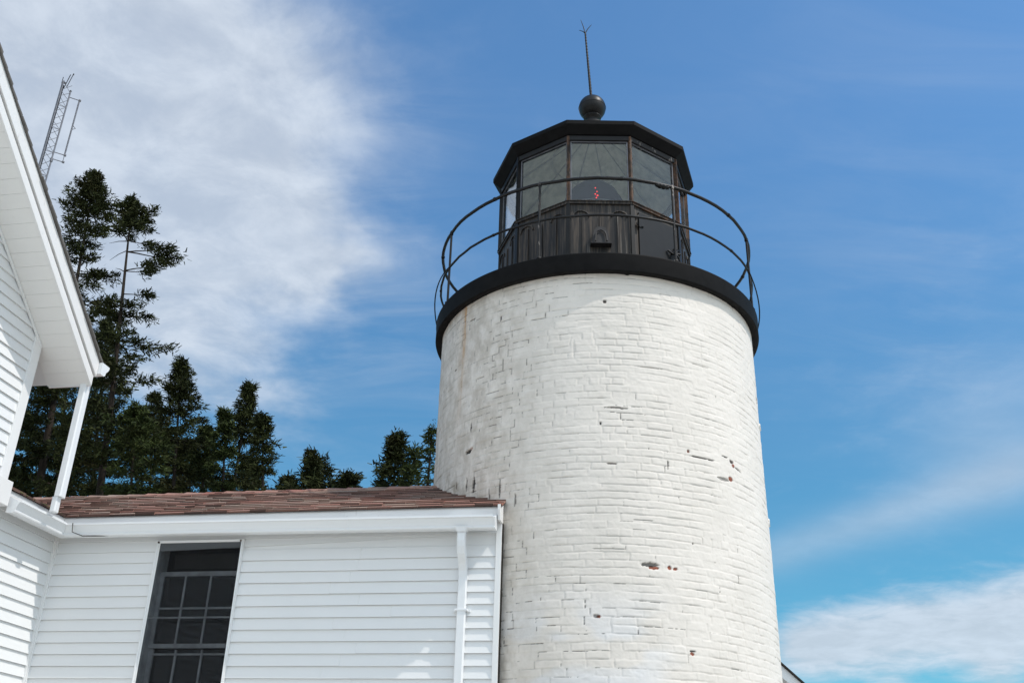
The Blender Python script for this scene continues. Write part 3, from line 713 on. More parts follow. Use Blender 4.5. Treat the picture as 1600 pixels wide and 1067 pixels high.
    blue = np.clip((2.0-zr)/.5, 0, 1)*np.clip((20-deg)/14, 0, 1)*np.clip((fb(Ucoord/.5, Z/.25, 17, 3)-.42)*6, 0, 1)
    relief[:, np.abs(th) > np.radians(103)] = 0; relief[z < 1.1+H] *= .4
    bulge = .004*np.sin((zr-1)/3.2*3.1)
    Rr = TR+relief+bulge
    X = Rr*np.sin(TH); Y = -Rr*np.cos(TH)
    V = np.stack([X, Y, Z], -1).reshape(-1, 3).astype(np.float32)
    idx = np.arange(nt*nz).reshape(nz, nt); nx_ = np.roll(idx, -1, axis=1)
    q = np.stack([idx[:-1], nx_[:-1], nx_[1:], idx[1:]], -1).reshape(-1, 4)
    me = bpy.data.meshes.new('brickwork'); me.vertices.add(len(V)); me.vertices.foreach_set('co', V.ravel())
    me.loops.add(q.size); me.loops.foreach_set('vertex_index', q.ravel().astype(np.int32))
    me.polygons.add(len(q)); me.polygons.foreach_set('loop_start', np.arange(0, q.size, 4, dtype=np.int32))
    me.update(); me.validate()
    me.polygons.foreach_set('use_smooth', np.ones(len(me.polygons), bool))
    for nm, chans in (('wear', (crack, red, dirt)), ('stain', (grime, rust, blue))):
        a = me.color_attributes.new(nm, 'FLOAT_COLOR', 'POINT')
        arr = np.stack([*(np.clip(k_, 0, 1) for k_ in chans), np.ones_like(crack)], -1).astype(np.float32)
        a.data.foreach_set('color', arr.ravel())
    me.materials.append(MATS['painted_brick'])
    o = bpy.data.objects.new('brickwork', me); COL.objects.link(o); o.parent = lh
def per_mid(per, c, bid, U):
    out = np.zeros_like(U)
    for k in np.unique(c):
        if k < 0: continue
        m = c == k; e = per[k]; i = bid[m]; out[m] = (e[i]+e[i+1])/2
    return out
brick_shell()
DZ = 5.145+H
gd = MB(); gd.lathe([(1.60, 4.955+H), (1.742, 4.950+H), (1.752, 4.944+H), (1.778, 4.944+H), (1.782, 4.955+H), (1.780, 5.10+H), (1.786, 5.125+H), (1.786, DZ-.008), (1.776, DZ), (.5, DZ+.012), (0.0, DZ+.012)], 128)
gal = gd.build('gallery_deck', 'black_paint', lh)
# railing: posts, two rails, small bands
GR = 1.758
for k in range(8):
    a = rad(-23.2+45*k); x, y = GR*math.sin(a), -GR*math.cos(a)
    p = MB(); p.tube([(x, y, DZ-.02), (x, y, 6.03+H)], .0125, 8); p.lathe([(.028, DZ), (.028, DZ+.012), (.013, DZ+.02)], 12, x, y)
    p.lathe([(.019, 6.005+H), (.021, 6.03+H), (.012, 6.055+H), (0, 6.058+H)], 10, x, y)
    p.build('rail_post', 'streaked_iron' if k in (0, 1) else 'iron_black', lh)
for zz, r_, nm in ((6.031, .0175, 'handrail'), (5.588, .0125, 'mid_rail')):
    p = MB(); rq = random.Random(int(zz*10))
    pts = [((GR+rq.uniform(-.003, .003))*math.sin(2*PI*j/96), -(GR+rq.uniform(-.003, .003))*math.cos(2*PI*j/96), zz+H+rq.uniform(-.003, .003)) for j in range(96)]
    p.tube(pts, r_, 8, close=True)
    for k in range(8):
        a = rad(k*45+4); x, y = GR*math.sin(a), -GR*math.cos(a); t = Vector((math.cos(a), math.sin(a), 0))*.012
        p.tube([Vector((x, y, zz+H))-t, Vector((x, y, zz+H))+t], r_*1.25, 8)
    p.build(nm, 'iron_black', lh)
p = MB(); a = rad(20.2)
for dx, s_r in ((-.05, .028), (-.02, .035), (.02, .036), (.055, .026)):
    c3 = Vector((GR*math.sin(a)+dx-.06, -GR*math.cos(a)+dx*.37-.02, 6.02+H)); p.lathe([(0, -s_r), (s_r*.8, -s_r*.5), (s_r, 0), (s_r*.7, s_r*.6), (0, s_r)], 8, 0, 0); p.v[-40:] = [(v[0]+c3.x, v[1]+c3.y, v[2]*.7+c3.z-.012) for v in p.v[-40:]]
p.build('rail_clamp', 'iron_black', lh)
for (a0, a1, sg) in ((62, 100, 1), (-100, -66, 1)):      # loose cable sagging outside the rails
    pts = []; p = MB()
    for i in range(15):
        u_ = i/14; a = rad(a0+(a1-a0)*u_); zz = (5.56-.40*math.sin(u_*PI/2)) if a0 > 0 else (5.16+.40*math.sin(u_*PI/2)); rr_ = GR+.02+.04*math.sin(u_*PI)
        pts.append((rr_*math.sin(a), -rr_*math.cos(a), zz+H))
    p.tube(pts, .007, 6)
    if a0 > 0:
        for i in (10, 11, 12): p.tube([Vector(pts[i])-Vector((0, 0, .012)), Vector(pts[i])+Vector((0, 0, .012))], .013, 6)
    p.build('cable', 'iron_black', lh)

# lantern room
LR, ZS, ZG, PH = 1.106, 6.228+H, 7.04+H, rad(-19.4)
RE, ZE, PH2 = 1.2158, 7.242+H, rad(-18.8)
def lv(i, r, ph=PH): a = ph+i*PI/5; return Vector((r*math.sin(a), -r*math.cos(a), 0))
def face_frame(i, r=LR):      # centre, outward normal, tangent (to viewer's right) of lantern face between vertices i and i+1
    a = PH+(i+.5)*PI/5; n_ = Vector((math.sin(a), -math.cos(a), 0)); t_ = Vector((math.cos(a), math.sin(a), 0))
    return n_*(r*math.cos(PI/10)), n_, t_
FW = 2*LR*math.sin(PI/10)
for i in range(-2, 8):
    ctr, n_, t_ = face_frame(i)
    T = lambda q: ctr+t_*q[0]+n_*q[1]+Vector((0, 0, q[2]))
    pn = MB(); pn.box(-FW/2+.002, FW/2-.002, -.05, 0, DZ+.012, ZS-.04, T=T)
    # flanges and rivets
    wl = pn.build('base_panel', 'weathered_iron', lh)
    rb_ = MB()
    for u_ in (-.30, .0, .30):
        if i == 1 and u_ == 0: continue
        rb_.box(u_*FW/.68*.62-.007, u_*FW/.68*.62+.007, .001, .014, DZ+.012, ZS-.17, T=T)
    for s_x in (-.5, .5):                            # raised arched mouldings
        pts = []
        for k in range(9):
            an = PI*k/8; pts.append(T((s_x*.205/.5-.085*math.cos(an), .008, ZS-.20+.075*math.sin(an))))
        rb_.tube(pts, .0085, 6)
    rb_.build('panel_moulding', 'weathered_iron', wl)
    st = MB(); st.box(-FW/2, FW/2, -.07, .022, ZS-.04, ZS, T=T); st.box(-FW/2, FW/2, .0225, .034, ZS-.012, ZS-.002, T=T); st.build('sill', 'weathered_iron' if i != 1 else 'rusty_iron', lh, .003)
    tp = MB(); tp.box(-FW/2, FW/2, -.06, .012, ZG, ZG+.06, T=T); tp.build('head_rail', 'iron_black' if i != 1 else 'streaked_iron', lh, .003)
    gp_ = MB(); gp_.box(-FW/2+.025, FW/2-.025, -.028, -.020, ZS+.002, ZG-.002, T=T)
    pane = gp_.build('glazing', 'lantern_glass', lh)
    pt = MB()       # pale putty edges of the pane
    for (x0, x1, z0, z1) in ((-FW/2+.024, -FW/2+.036, ZS, ZG), (FW/2-.036, FW/2-.024, ZS, ZG), (-FW/2+.036, FW/2-.036, ZG-.012, ZG), (-FW/2+.036, FW/2-.036, ZS, ZS+.008)):
        pt.box(x0, x1, -.0195, -.012, z0, z1, T=T)
    pt.build('putty', 'galvanized', pane)
for i in range(-2, 8):
    v = lv(i, LR); po = MB(); a = PH+i*PI/5; n_ = Vector((math.sin(a), -math.cos(a), 0)); t_ = Vector((math.cos(a), math.sin(a), 0))
    T = lambda q: v+t_*q[0]+n_*q[1]+Vector((0, 0, q[2]))
    po.box(-.015, .015, -.055, .016, ZS, ZG+.05, T=T); po.box(-.007, .007, .016, .023, ZS, ZG+.05, T=T)
    for k in range(7): po.box(-.016, -.006, .018, .023, ZS+.06+k*.12, ZS+.072+k*.12, T=T)
    po.build('mullion', 'rusty_iron' if i in (0, 1, 2, 3) else 'iron_black', lh)
    pc = MB(); pc.box(-.022, .022, -.05, .012, DZ+.012, ZS-.001, T=T); pc.build('corner_post', 'iron_black', lh, .003)
# door on the right-hand panel
ctr, n_, t_ = face_frame(1); T = lambda q: ctr+t_*q[0]+n_*q[1]+Vector((0, 0, q[2]))
dr = MB(); dr.box(-.26, .27, .001, .016, DZ+.04, ZS-.10, T=T); door = dr.build('door', 'iron_black', lh, .004)
for zz in (.80, .25):
    hg = MB()
    hg.box(-.30, -.20, .017, .030, DZ+zz, DZ+zz+.035, T=T); hg.box(-.285, -.255, .030, .046, DZ+zz-.03, DZ+zz+.065, T=T)
    hg.build('hinge', 'iron_black', door, .003)
lt = MB(); lt.tube([T((.20, .02, DZ+.62)), T((.20, .06, DZ+.62)), T((.25, .075, DZ+.56)), T((.27, .07, DZ+.49))], .013, 6); lt.tube([T((.24, .02, DZ+.70)), T((.245, .07, DZ+.66)), T((.20, .08, DZ+.60)), T((.235, .06, DZ+.42))], .010, 6)
lt.tube([T((.13, .03, DZ+.64)), T((.19, .05, DZ+.60)), T((.30, .05, DZ+.64))], .012, 6); lt.build('door_latch', 'iron_black', door)
# hooded ventilator on the front panel
ctr, n_, t_ = face_frame(0); T = lambda q: ctr+t_*q[0]+n_*q[1]+Vector((0, 0, q[2]))
vb = MB(); zc0 = 5.665+H
vb.box(-.112, .112, .001, .085, zc0-.014, zc0, T=T)
V = []
for k, (yy, s_) in enumerate(((0.001, 1), (.072, 1))):
    for (x_, z_) in [(-.098, 0), (-.080, .10), (-.070, .16), (-.045, .205), (0, .222), (.045, .205), (.070, .16), (.080, .10), (.098, 0)]: V.append(T((x_, yy*(1-.45*z_/.22), zc0+z_)))
vb.add(V, [(i, i+1, 9+i+1, 9+i) for i in range(8)]+[tuple(range(9)), tuple(reversed(range(9, 18)))])
ven = vb.build('ventilator', 'hood_iron', lh, .003)
va = MB(); pts = [T((.052*math.sin(q_)*(-1), .062-.02*math.cos(q_)*0+.012, zc0+.10+.07*math.cos(q_))) for q_ in [rad(k) for k in range(-90, 91, 18)]]
pts = [T((-.056, .090, zc0+.02))]+pts[::-1][::-1]+[T((.056, .090, zc0+.02))]
pts = [T((-.060, .092, zc0+.01)), T((-.056, .080, zc0+.09)), T((-.040, .068, zc0+.14)), T((0, .060, zc0+.165)), T((.040, .068, zc0+.14)), T((.056, .080, zc0+.09)), T((.060, .092, zc0+.01))]
va.tube(pts, .009, 6); va.build('vent_rib', 'hood_iron', ven)
# roof
rfm = MB(); N10 = 10
ring = lambda r, z, ph: [(r*math.sin(ph+k*PI/5), -r*math.cos(ph+k*PI/5), z) for k in range(10)]
lay = [ring(LR-.03, ZG+.061, PH), ring(LR+.02, ZG+.075, PH), ring(RE-.012, ZE-.060, PH2), ring(RE, ZE-.050, PH2), ring(RE, ZE, PH2), ring(RE-.02, ZE+.012, PH2), ring(.14, 8.02+H, PH2), ring(.10, 8.05+H, PH2)]
V = [q for l_ in lay for q in l_]
rfm.add(V, [(i*10+j, i*10+(j+1) % 10, (i+1)*10+(j+1) % 10, (i+1)*10+j) for i in range(len(lay)-1) for j in range(10)]+[tuple(range(70, 80))])
lroof = rfm.build('lantern_roof', 'black_paint', lh)
cl_ = MB(); lay = [ring(LR-.02, ZG+.050, PH), ring(.10, 7.93+H, PH)]
V = [q for l_ in lay for q in l_]; cl_.add(V, [(j, 10+j, 10+(j+1) % 10, (j+1) % 10) for j in range(10)]+[tuple(range(10, 20))]); cl_.build('ceiling', 'lantern_ceiling', lroof)
rbs = MB()
for k in range(10):
    a = PH+k*PI/5; rbs.tube([(1.05*math.sin(a), -1.05*math.cos(a), ZG+.06), (.12*math.sin(a), -.12*math.cos(a), 7.915+H)], .011, 5)
rbs.tube([(.5*math.sin(j*PI/12), -.5*math.cos(j*PI/12), 7.03+.5+H) for j in range(24)], .010, 5, close=True)
rbs.build('rafters', 'rafter_paint', lroof)
bn = MB(); bn.lathe([(.16, 8.02+H), (.15, 8.08+H), (.075, 8.10+H), (.07, 8.19+H), (.11, 8.20+H), (.11, 8.215+H), (.07, 8.225+H), (.07, 8.24+H)], 24)
bn.build('neck', 'iron_black', lroof)
bl_ = MB(); BZ = 8.362+H; R_b = .171
bl_.lathe([(R_b*math.sin(PI*k/24), BZ-R_b*math.cos(PI*k/24)) for k in range(25)], 40); 
bl_.lathe([(R_b+.001, BZ-.006), (R_b+.004, BZ), (R_b+.001, BZ+.006)], 40)
ball = bl_.build('ventilator_ball', 'iron_black', lroof)
sp = MB(); b0 = Vector((-.012, 0, BZ+R_b-.01)); b1 = Vector((-.080, 0, 9.62+H))
sp.tube([b0, b0+(b1-b0)*.33, b0+(b1-b0)*.66, b1], [.017, .015, .0125, .010], 8)
for k in range(22): u_ = k/22; q = b0+(b1-b0)*u_; sp.tube([q, q+Vector((0, 0, .02))], .0185-.006*u_, 8)
rod = sp.build('lightning_rod', 'iron_black', lroof)
for (dx, dy, dz) in ((-.060, -.02, .20), (.086, .02, .16), (-.075, .05, .085)):
    tn = MB(); tn.tube([b1-Vector((0, 0, .02)), b1+Vector((dx*.35, dy*.35, dz*.4)), b1+Vector((dx, dy, dz))], [.007, .006, .003], 6); tn.build('tine', 'iron_black', rod)
# lens and red lamp
ln = MB(); prof = []
for k in range(26):
    z_ = 5.55+1.62*k/25; r_ = .40*math.sqrt(max(0, 1-max(0, (z_-6.55)/.66)**2.2)); prof.append((r_+(.012 if k % 2 else 0), z_+H))
prof.append((0, 7.185+H))
ln.lathe(prof, 48); lens = ln.build('lens', 'lens_glass', lh)
lr = MB()
for zz, rr_ in ((6.98, .265), (6.72, .392), (6.45, .412)):
    lr.tube([(rr_*math.sin(2*PI*j/48), -rr_*math.cos(2*PI*j/48), zz+H) for j in range(48)], .006, 5, close=True)
lr.build('lens_ring', 'galvanized', lens)
for dx, zz, s_ in ((-.01, 6.87, .007), (.008, 6.82, .007), (-.014, 6.775, .008), (.012, 6.755, .010), (-.002, 6.725, .008)):
    rl = MB(); rl.lathe([(0, -s_), (s_*.8, -s_*.5), (s_, 0), (s_*.8, s_*.5), (0, s_)], 8); rl.build('red_lamp', 'red_lamp', lens, loc=(dx, -.405 if zz < 6.8 else -.39, zz+H))
pd = MB(); pd.lathe([(.32, DZ+.012), (.32, DZ+.05), (.2, DZ+.09), (.2, 5.50+H), (.36, 5.54+H), (.36, 5.56+H)], 32); pd.build('lens_pedestal', 'iron_black', lens)

# ================================================================== far building behind the tower (only its gable edge shows)
sd0 = ray(1222, 1036); sd0 = sd0*(22/sd0.y)+Vector((0, 0, H))
shd = thing('outbuilding', 'gable corner of a small building just showing right of the tower foot', 'building', (sd0.x-1.3, sd0.y, 0), 0)
SL = .895; za = sd0.z+1.3*SL; hw = 3.4
sl2 = lambda x: za-abs(x)*SL
wl = MB(); P5 = [(-hw, 0), (hw, 0), (hw, sl2(hw)-.12), (0, za-.12), (-hw, sl2(hw)-.12)]
wl.add([(x, .42, z) for x, z in P5]+[(x, 7, z) for x, z in P5], [(0, 1, 2, 3, 4), (9, 8, 7, 6, 5)]+[(i, (i+1) % 5, 5+(i+1) % 5, 5+i) for i in range(5)])
wl.build('wall', 'clapboard_paint', shd)
wc = MB()
z = .3
while z < za-.3:
    x1 = min(hw, (za-z-.14)/SL); wc.add([(-x1, .40, z), (x1, .40, z), (x1-.08, .415, z+.1), (-x1+.08, .415, z+.1), (-x1, .42, z), (x1, .42, z)], [(0, 1, 2, 3), (4, 5, 1, 0)]); z += .1016
wc.build('siding', 'clapboard_paint', shd)
for nm, m_, o0, o1, y0, y1 in (('rake_board', 'trim_paint', -.30, -.055, .0, .03), ('roof', 'gap_dark', -.05, .0, -.05, 7.2), ('soffit', 'soffit_paint', -.10, -.052, .035, .40), ('frieze_board', 'worn_trim', -.36, -.13, .385, .398)):
    mb = MB()
    for sg in (-1, 1):
        xe = hw+.3
        lo = [(0, y0, za+o0), (sg*xe, y0, sl2(xe)+o0), (sg*xe, y1, sl2(xe)+o0), (0, y1, za+o0)]; hi = [(x, y, z+o1-o0) for x, y, z in lo]
        mb.hexa(lo[::sg], hi[::sg])
    mb.build(nm, m_, shd)

# ================================================================== radio mast behind the house
def radio_mast():
    D = 40
    top_l, top_r = at(98, 133, D), at(112, 133, D)
    base = (top_l+top_r)/2; t_ = (top_r-top_l); w_ = t_.length*1.06; t_.z = 0; t_.normalize(); n_ = Vector((t_.y, -t_.x, 0))
    zt = top_r.z; root = thing('radio_mast', 'thin triangular lattice radio mast rising behind the steep house roof', 'mast', (base.x, base.y, 0))
    L = [-t_*w_/2, t_*w_/2, n_*w_*.3-t_*w_*.42]
    for k, l in enumerate(L):
        m = MB(); m.tube([l, l+Vector((0, 0, zt-.3*(k == 1)))], .032 if k != 2 else .026, 6); m.build('leg', 'galvanized', root)
    la = MB(); z = 14.0; st = .40; i = 0
    while z < zt-.4:
        for a, b in ((0, 1), (1, 2), (2, 0)):
            p, q = (a, b) if i % 2 else (b, a)
            la.tube([L[p]+Vector((0, 0, z)), L[q]+Vector((0, 0, z+st))], .0115, 4, caps=False)
        if i % 3 == 0:
            for a, b in ((0, 1), (1, 2), (2, 0)): la.tube([L[a]+Vector((0, 0, z)), L[b]+Vector((0, 0, z))], .0115, 4, caps=False)
        z += st; i += 1
    la.build('lattice', 'galvanized', root)
    cl = MB(); 
    for dx in (.035, .06): cl.tube([L[0]+t_*dx-n_*.03+Vector((0, 0, 0)), L[0]+t_*dx-n_*.03+Vector((0, 0, zt-.15))], .034, 5)
    cl.build('feed_line', 'iron_black', root)
    def loc(x, y): 
        p = at(x, y, D); s = (p-Vector((base.x, base.y, 0))); return Vector((t_.x*s.dot(t_), t_.y*s.dot(t_), p.z))
    ant = MB(); zt2 = loc(124, 156).z; zb2 = loc(96, 243).z; o = t_*(w_/2+.43)
    p0 = o+Vector((0, 0, zb2)); p1 = o+Vector((0, 0, zt2)); n = 34
    ant.tube([p0, p1], .020, 5)
    for k in range(n):
        q = p0+(p1-p0)*k/n; ant.tube([q, q+Vector((0, 0, .10))], .034, 5)
    ant.tube([(p0+p1)/2+t_*.02-Vector((0, 0, .10)), (p0+p1)/2+t_*.14, (p0+p1)/2+t_*.02+Vector((0, 0, .10))], .018, 5)
    ant.build('side_antenna', 'galvanized', root)
    for z in (zt2-.05, zb2+.05, zb2-.30):
        ar = MB(); ar.tube([L[1]+Vector((0, 0, z)), o+Vector((0, 0, z))], .020, 5); ar.tube([o+Vector((0, 0, z))-t_*.03, o+Vector((0, 0, z))+t_*.07], .05, 6)
        if z < zb2-.2: ar.tube([o+Vector((0, 0, zb2-.3)), o+Vector((0, 0, zb2+.05))], .015, 5)
        if z < zb2-.2: ar.tube([L[1]+Vector((0, 0, zb2-.45)), L[1]+Vector((0, 0, zb2-.28))], .06, 6)
        ar.build('standoff_arm', 'galvanized', root)
    tp = MB(); tp.tube([L[0]+t_*.1+Vector((0, 0, zt-.3)), L[0]+t_*.22+Vector((0, 0, zt+.5))], .018, 5); tp.tube([L[0]+t_*.20+Vector((0, 0, zt-.2)), L[0]+t_*.33+Vector((0, 0, zt+.62))], .016, 5)
    tp.tube([L[0]-t_*.03+Vector((0, 0, zt-.1)), L[0]-t_*.03+Vector((0, 0, zt+.25))], .015, 5)
    for a, b in ((L[0]+t_*.07+Vector((0, 0, zt-.02)), .07), (L[1]+Vector((0, 0, zt-.35)), .055), (L[0]+t_*.33+Vector((0, 0, zt+.55)), .04)):
        tp.lathe([(0, -b), (b, 0), (0, b)], 6); tp.v[-18:] = [(v[0]+a.x, v[1]+a.y, v[2]+a.z) for v in tp.v[-18:]]
    tp.build('top_fitting', 'iron_black', root)
radio_mast()

# ================================================================== spruces
def spruce(label, top, low, D, prof, dens=1.0, seed=1, z_hide=None, tuft=.075, mat_='needles_dark', bare=(), flag=0.0, droop=.25, sparse=0.0, whorl=.37, ntuft=1.0, cat='tree', name='spruce_tree', side=None, airy=1.0):
    """top/low: surveyed points on the trunk; prof: list of (height below top in m, branch reach in m)"""
    rg = np.random.default_rng(seed)
    P1 = at(*top, D); P0 = at(*low, D)
    lean = Vector((P1.x-P0.x, P1.y-P0.y, 0))/max(.5, P1.z-P0.z)
    if lean.length > .14: lean *= .14/lean.length
    base = Vector((P1.x-lean.x*P1.z, P1.y-lean.y*P1.z, 0))
    root = thing(name, label, cat, base, group='wind-worn spruces behind the passage roof')
    Ht = P1.z
    zmin = z_hide if z_hide is not None else D*.235
    axis = lambda z: np.array([lean.x*z+.05*math.sin(z*.9+seed)*(1-z/Ht), lean.y*z, z])
    tr = MB(); zs_ = np.linspace(-.1, Ht-.05, 16); tr.tube([axis(z) for z in zs_], [max(.008, .010+.0095*(Ht-z)) for z in zs_], 7)
    xs = [p[0] for p in prof]; ys = [p[1] for p in prof]
    TV = []; TT = []; BR = tr; dead = tr
    def tufts(C_, dirs, size, n, tone):
        # n narrow needle-spray blades round every centre
        m = len(C_)
        c = np.repeat(C_, n, 0); d = np.repeat(dirs, n, 0)
        d = d+rg.normal(0, .6, c.shape); d[:, 2] += .12; d /= np.linalg.norm(d, axis=1)[:, None]
        w = np.cross(d, rg.normal(0, 1, c.shape)); w /= np.linalg.norm(w, axis=1)[:, None]+1e-9
        L_ = size*rg.uniform(.6, 1.4, (len(c), 1)); wd = L_*rg.uniform(.17, .30, (len(c), 1))
        c = c+rg.normal(0, size*.55, c.shape)*[1, 1, .7]
        a = c-w*wd*.6; b = c+w*wd*.6; e = c+d*L_+w*wd*.25; f = c+d*L_-w*wd*.25
        TV.append(np.stack([a, b, e, f], 1)); TT.append(np.clip(np.repeat(tone+rg.normal(0, .15, m), n)+rg.normal(0, .22, m*n)+.5*(rg.random(m*n) < .12), 0, 1))
    z = Ht-.02; k = 0
    # leader
    for q in np.linspace(-.10, .5, 10): 
        c = axis(Ht-q)[None]; tufts(c+0, np.array([[0, 0, 1.]]), tuft*.75, int(4*ntuft)+1, .3)
    while z > zmin:
        dt = Ht-z; lay = 1.0 if dt < .35 else rg.choice([.62, .8, .95, 1.1, 1.2])
        R = float(np.interp(dt, xs, ys))*lay; n = rg.integers(5, 8); lob = rg.uniform(0, 2*PI)
        gap = any(a <= dt <= b for a, b in bare)
        for j in range(n):
            if rg.random() < (.50 if gap else sparse): 
                if gap and rg.random() < .5:
                    az = rg.uniform(0, 2*PI); L_ = R*rg.uniform(.3, .8); p = axis(z); dv = np.array([math.cos(az), math.sin(az), -.05])
                    dead.tube([p, p+dv*L_*.5, p+dv*L_+[0, 0, -.12*L_]], [.012, .008, .003], 4, caps=False)
                continue
            az = 2*PI*(j+rg.uniform(-.45, .45))/n+k*1.3; fl = 1+flag*math.cos(az)                     # wind-flagged towards +x
            L_ = R*(.55+.5*rg.random())*fl*(1+.22*math.cos(az-lob))*(1.0 if rg.random() > .12 else 1.22)
            if side is not None and gap and math.cos(az) < -.1: continue
            if L_ < .06: L_ = .06
            p = axis(z+rg.uniform(-.05, .05)); up0 = rg.uniform(.05, .35)*(1.0 if dt < 2 else .4)
            dv = np.array([math.cos(az), math.sin(az), 0]); m = max(3, int(L_/.16)); t = np.linspace(0, 1, m+1)
            curve = p+dv*(L_*t)[:, None]; curve[:, 2] += L_*(up0*t-droop*t**1.6+.22*t**4); sidew = np.array([-dv[1], dv[0], 0]); curve += sidew*(rg.normal(0, .06)*L_*t**2)[:, None]
            BR.tube([tuple(q) for q in curve], list(np.linspace(.008+.010*L_, .003, m+1)), 4, caps=False)
            start = .50 if gap else (.05 if L_ < .7 else .14)
            tone = .25+.4*rg.random()
            # side twigs carry the needles; flat drooping sprays
            nt_ = int(max(6, L_/.030)*dens)
            tt = start+(1-start)*rg.random(nt_)**.8
            if rg.random() < .35 and L_ > .7: tt = tt[(tt < rg.uniform(.35, .5)) | (tt > rg.uniform(.55, .7))]
            for t_ in tt:
                ip = t_*m; i0 = min(int(ip), m-1); q = curve[i0]+(curve[i0+1]-curve[i0])*(ip-i0)
                tl = (.10+.22*L_*(1.05-t_))*rg.uniform(.5, 1.2); tl = min(tl, .42)*min(1, .22+dt/1.6)
                sg = 1 if rg.random() < .5 else -1; sd_ = dv*.75+sidew*sg*.8+np.array([0, 0, rg.uniform(-.12, .05)])
                if rg.random() < .16: sd_ = dv*.3+np.array([0, 0, -.5])+sidew*sg*.4
                sd_ /= np.linalg.norm(sd_); nc = max(2, int(tl/.065))
                cs = q+sd_*(tl*np.linspace(.15, 1, nc))[:, None]
                tufts(cs, np.repeat((sd_*1.1+np.array([0, 0, .10]))[None], nc, 0), tuft, max(1, int(round(6*ntuft))), tone)
        z -= (whorl*rg.uniform(.75, 1.35)*airy if dt > .9 else .10+.12*dt); k += 1
    V = np.concatenate(TV).reshape(-1, 3).astype(np.float32); nq = len(V)//4; T = np.concatenate(TT)
    me = bpy.data.meshes.new('crown'); me.vertices.add(len(V)); me.vertices.foreach_set('co', V.ravel())
    me.loops.add(nq*4); me.loops.foreach_set('vertex_index', np.arange(nq*4, dtype=np.int32)); me.polygons.add(nq); me.polygons.foreach_set('loop_start', np.arange(0, nq*4, 4, dtype=np.int32)); me.update()
    a = me.color_attributes.new('tone', 'FLOAT_COLOR', 'CORNER'); arr = np.ones((nq*4, 4), np.float32); arr[:, 0] = np.repeat(T, 4); a.data.foreach_set('color', arr.ravel())
    me.materials.append(MATS[mat_]); o = bpy.data.objects.new('crown', me); COL.objects.link(o); o.parent = root
    tr.build('trunk', 'bark', root)
    return nq
px = lambda n, D: n*D*1.12/F          # pixels of the survey to metres at distance D
def pf(D, *pairs): return [(px(a, D)*1.05, px(b, D)) for a, b in pairs]
tot = 0
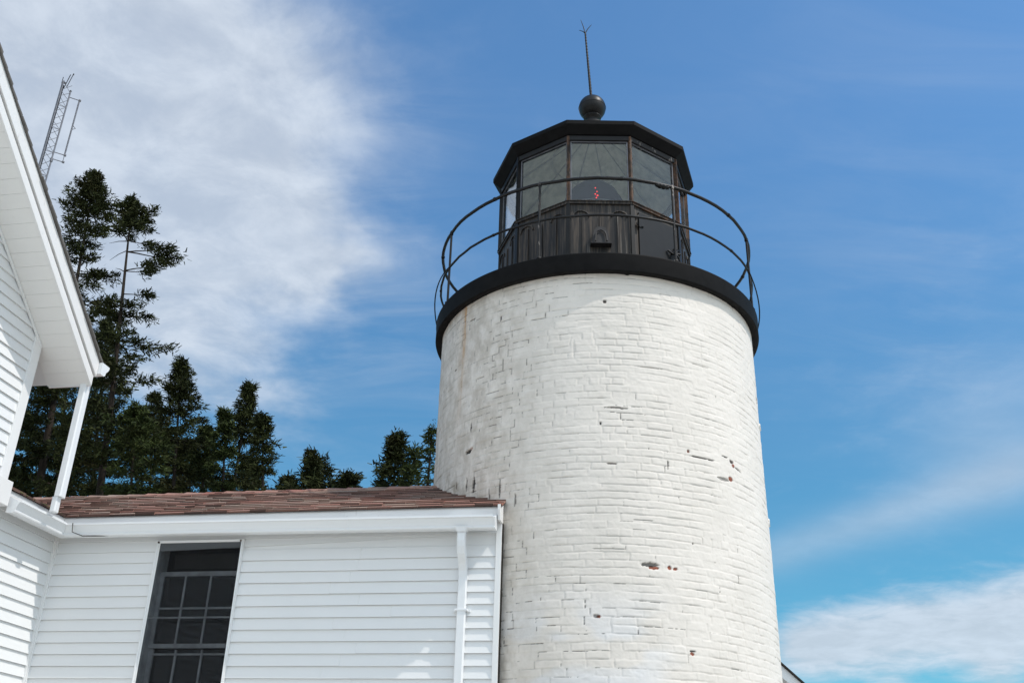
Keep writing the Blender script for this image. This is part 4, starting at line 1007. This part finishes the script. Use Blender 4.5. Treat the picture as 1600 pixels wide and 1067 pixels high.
T_ = [
 dict(label='tallest dense dark spruce nearest the steep house roof edge', top=(149, 274), low=(112, 480), D=20, prof=pf(20, (0, 4), (30, 26), (70, 40), (120, 46), (200, 58), (300, 66), (500, 80)), seed=3, airy=1.12, dens=1.15, ntuft=1.1),
 dict(label='tall gaunt spruce with bare trunk and tufted branches reaching right', top=(207, 317), low=(176, 600), D=18, prof=pf(18, (0, 6), (20, 26), (50, 38), (75, 42), (90, 60), (140, 56), (200, 62), (300, 78), (420, 90)), seed=12, airy=1.22, bare=[(px(66, 18), px(160, 18))], side=1, flag=.28, dens=1.0, sparse=.12, ntuft=1.15),
 dict(label='pointed conical spruce between the gaunt tall tree and the leaning spruce', top=(283, 565), low=(272, 760), D=19, prof=pf(19, (0, 2), (25, 15), (60, 34), (120, 52), (220, 62)), seed=5, airy=1.22, flag=.1),
 dict(label='spruce with a slim tip leaning right above a bushy left shoulder', top=(390, 604), low=(366, 760), D=19, prof=pf(19, (0, 3), (40, 14), (70, 28), (120, 38), (180, 46)), seed=23, airy=1.22, flag=.0),
 dict(label='slender ragged spruce at the right end of the dark tree mass', top=(410, 650), low=(411, 775), D=18, prof=pf(18, (0, 3), (30, 12), (70, 20), (130, 24)), seed=31, airy=1.22, sparse=.15),
 dict(label='small dark spruce over the shingle roof, largest of the low middle clump', top=(489, 711), low=(484, 775), D=16, prof=pf(16, (0, 2), (18, 10), (32, 15), (42, 32), (90, 46)), seed=41, airy=1.22),
 dict(label='thin open spruce top just right of the low middle clump leader', top=(509, 720), low=(500, 775), D=16.5, prof=pf(16.5, (0, 3), (20, 12), (60, 18)), seed=45, sparse=.45, dens=.5),
 dict(label='low rounded spruce top furthest left of the low middle clump', top=(451, 748), low=(450, 780), D=16, prof=pf(16, (0, 5), (10, 12), (40, 16)), seed=47),
 dict(label='flat-topped spruce tip right of the low middle clump', top=(545, 744), low=(543, 780), D=15.5, prof=pf(15.5, (0, 9), (8, 17), (40, 20)), seed=49),
 dict(label='ragged dark spruce a little left of the tower wall', top=(619, 683), low=(615, 765), D=15, prof=pf(15, (0, 2), (18, 12), (36, 12), (44, 30), (90, 38)), seed=52, airy=1.22, flag=-.05, sparse=.1),
 dict(label='sparse twiggy spruce between the ragged spruce and the sapling', top=(649, 706), low=(640, 770), D=14.5, prof=pf(14.5, (0, 4), (30, 14), (60, 20)), seed=57, sparse=.35, dens=.55, mat_='needles_green'),
 dict(label='young green spruce sapling with thin bare leader beside the tower', top=(676, 668), low=(668, 765), D=14, prof=pf(14, (0, 1.5), (25, 6), (45, 14), (70, 20), (110, 24)), seed=61, sparse=.25, dens=.5, mat_='needles_green', tuft=.06),
 dict(label='broad spruce filling the gap under the house eave beside the downspout', top=(40, 470), low=(20, 700), D=23, prof=pf(23, (0, 4), (60, 40), (200, 75), (400, 85)), seed=71),
 dict(label='wide low-branched spruce behind the white downspout', top=(112, 520), low=(95, 700), D=21, prof=pf(21, (0, 5), (50, 36), (150, 66), (300, 76)), seed=73, mat_='needles_green'),
 dict(label='bushy spruce in front of the gaunt trunk base', top=(214, 640), low=(205, 760), D=17, prof=pf(17, (0, 6), (40, 34), (130, 60)), seed=79, mat_='needles_green'),
 dict(label='bushy olive spruce between the conical spruce and the leaning one', top=(322, 668), low=(316, 770), D=20, prof=pf(20, (0, 5), (30, 22), (110, 48)), seed=83, mat_='needles_green'),
 dict(label='short yellow-green spruce just left of the leaning spruce trunk', top=(352, 645), low=(348, 770), D=18.5, prof=pf(18.5, (0, 2), (30, 12), (120, 26)), seed=89, mat_='needles_green', sparse=.1),
 dict(label='dark background spruce behind the gaunt tree and conical spruce', top=(243, 618), low=(235, 760), D=25, prof=pf(25, (0, 5), (50, 34), (160, 60)), seed=97),
 dict(label='dark background spruce behind the tallest spruce trunk', top=(168, 500), low=(150, 700), D=26, prof=pf(26, (0, 5), (60, 30), (200, 62), (300, 70)), seed=101),
 dict(label='low dark background spruce behind the bushy olive spruce', top=(300, 690), low=(296, 775), D=24, prof=pf(24, (0, 8), (30, 34), (90, 60)), seed=103),
 dict(label='low background spruce between the leaning spruce and the slender one', top=(384, 718), low=(382, 775), D=23, prof=pf(23, (0, 7), (20, 26), (70, 40)), seed=107),
]
for k_ in T_: tot += spruce(**k_)
print('needle quads', tot)
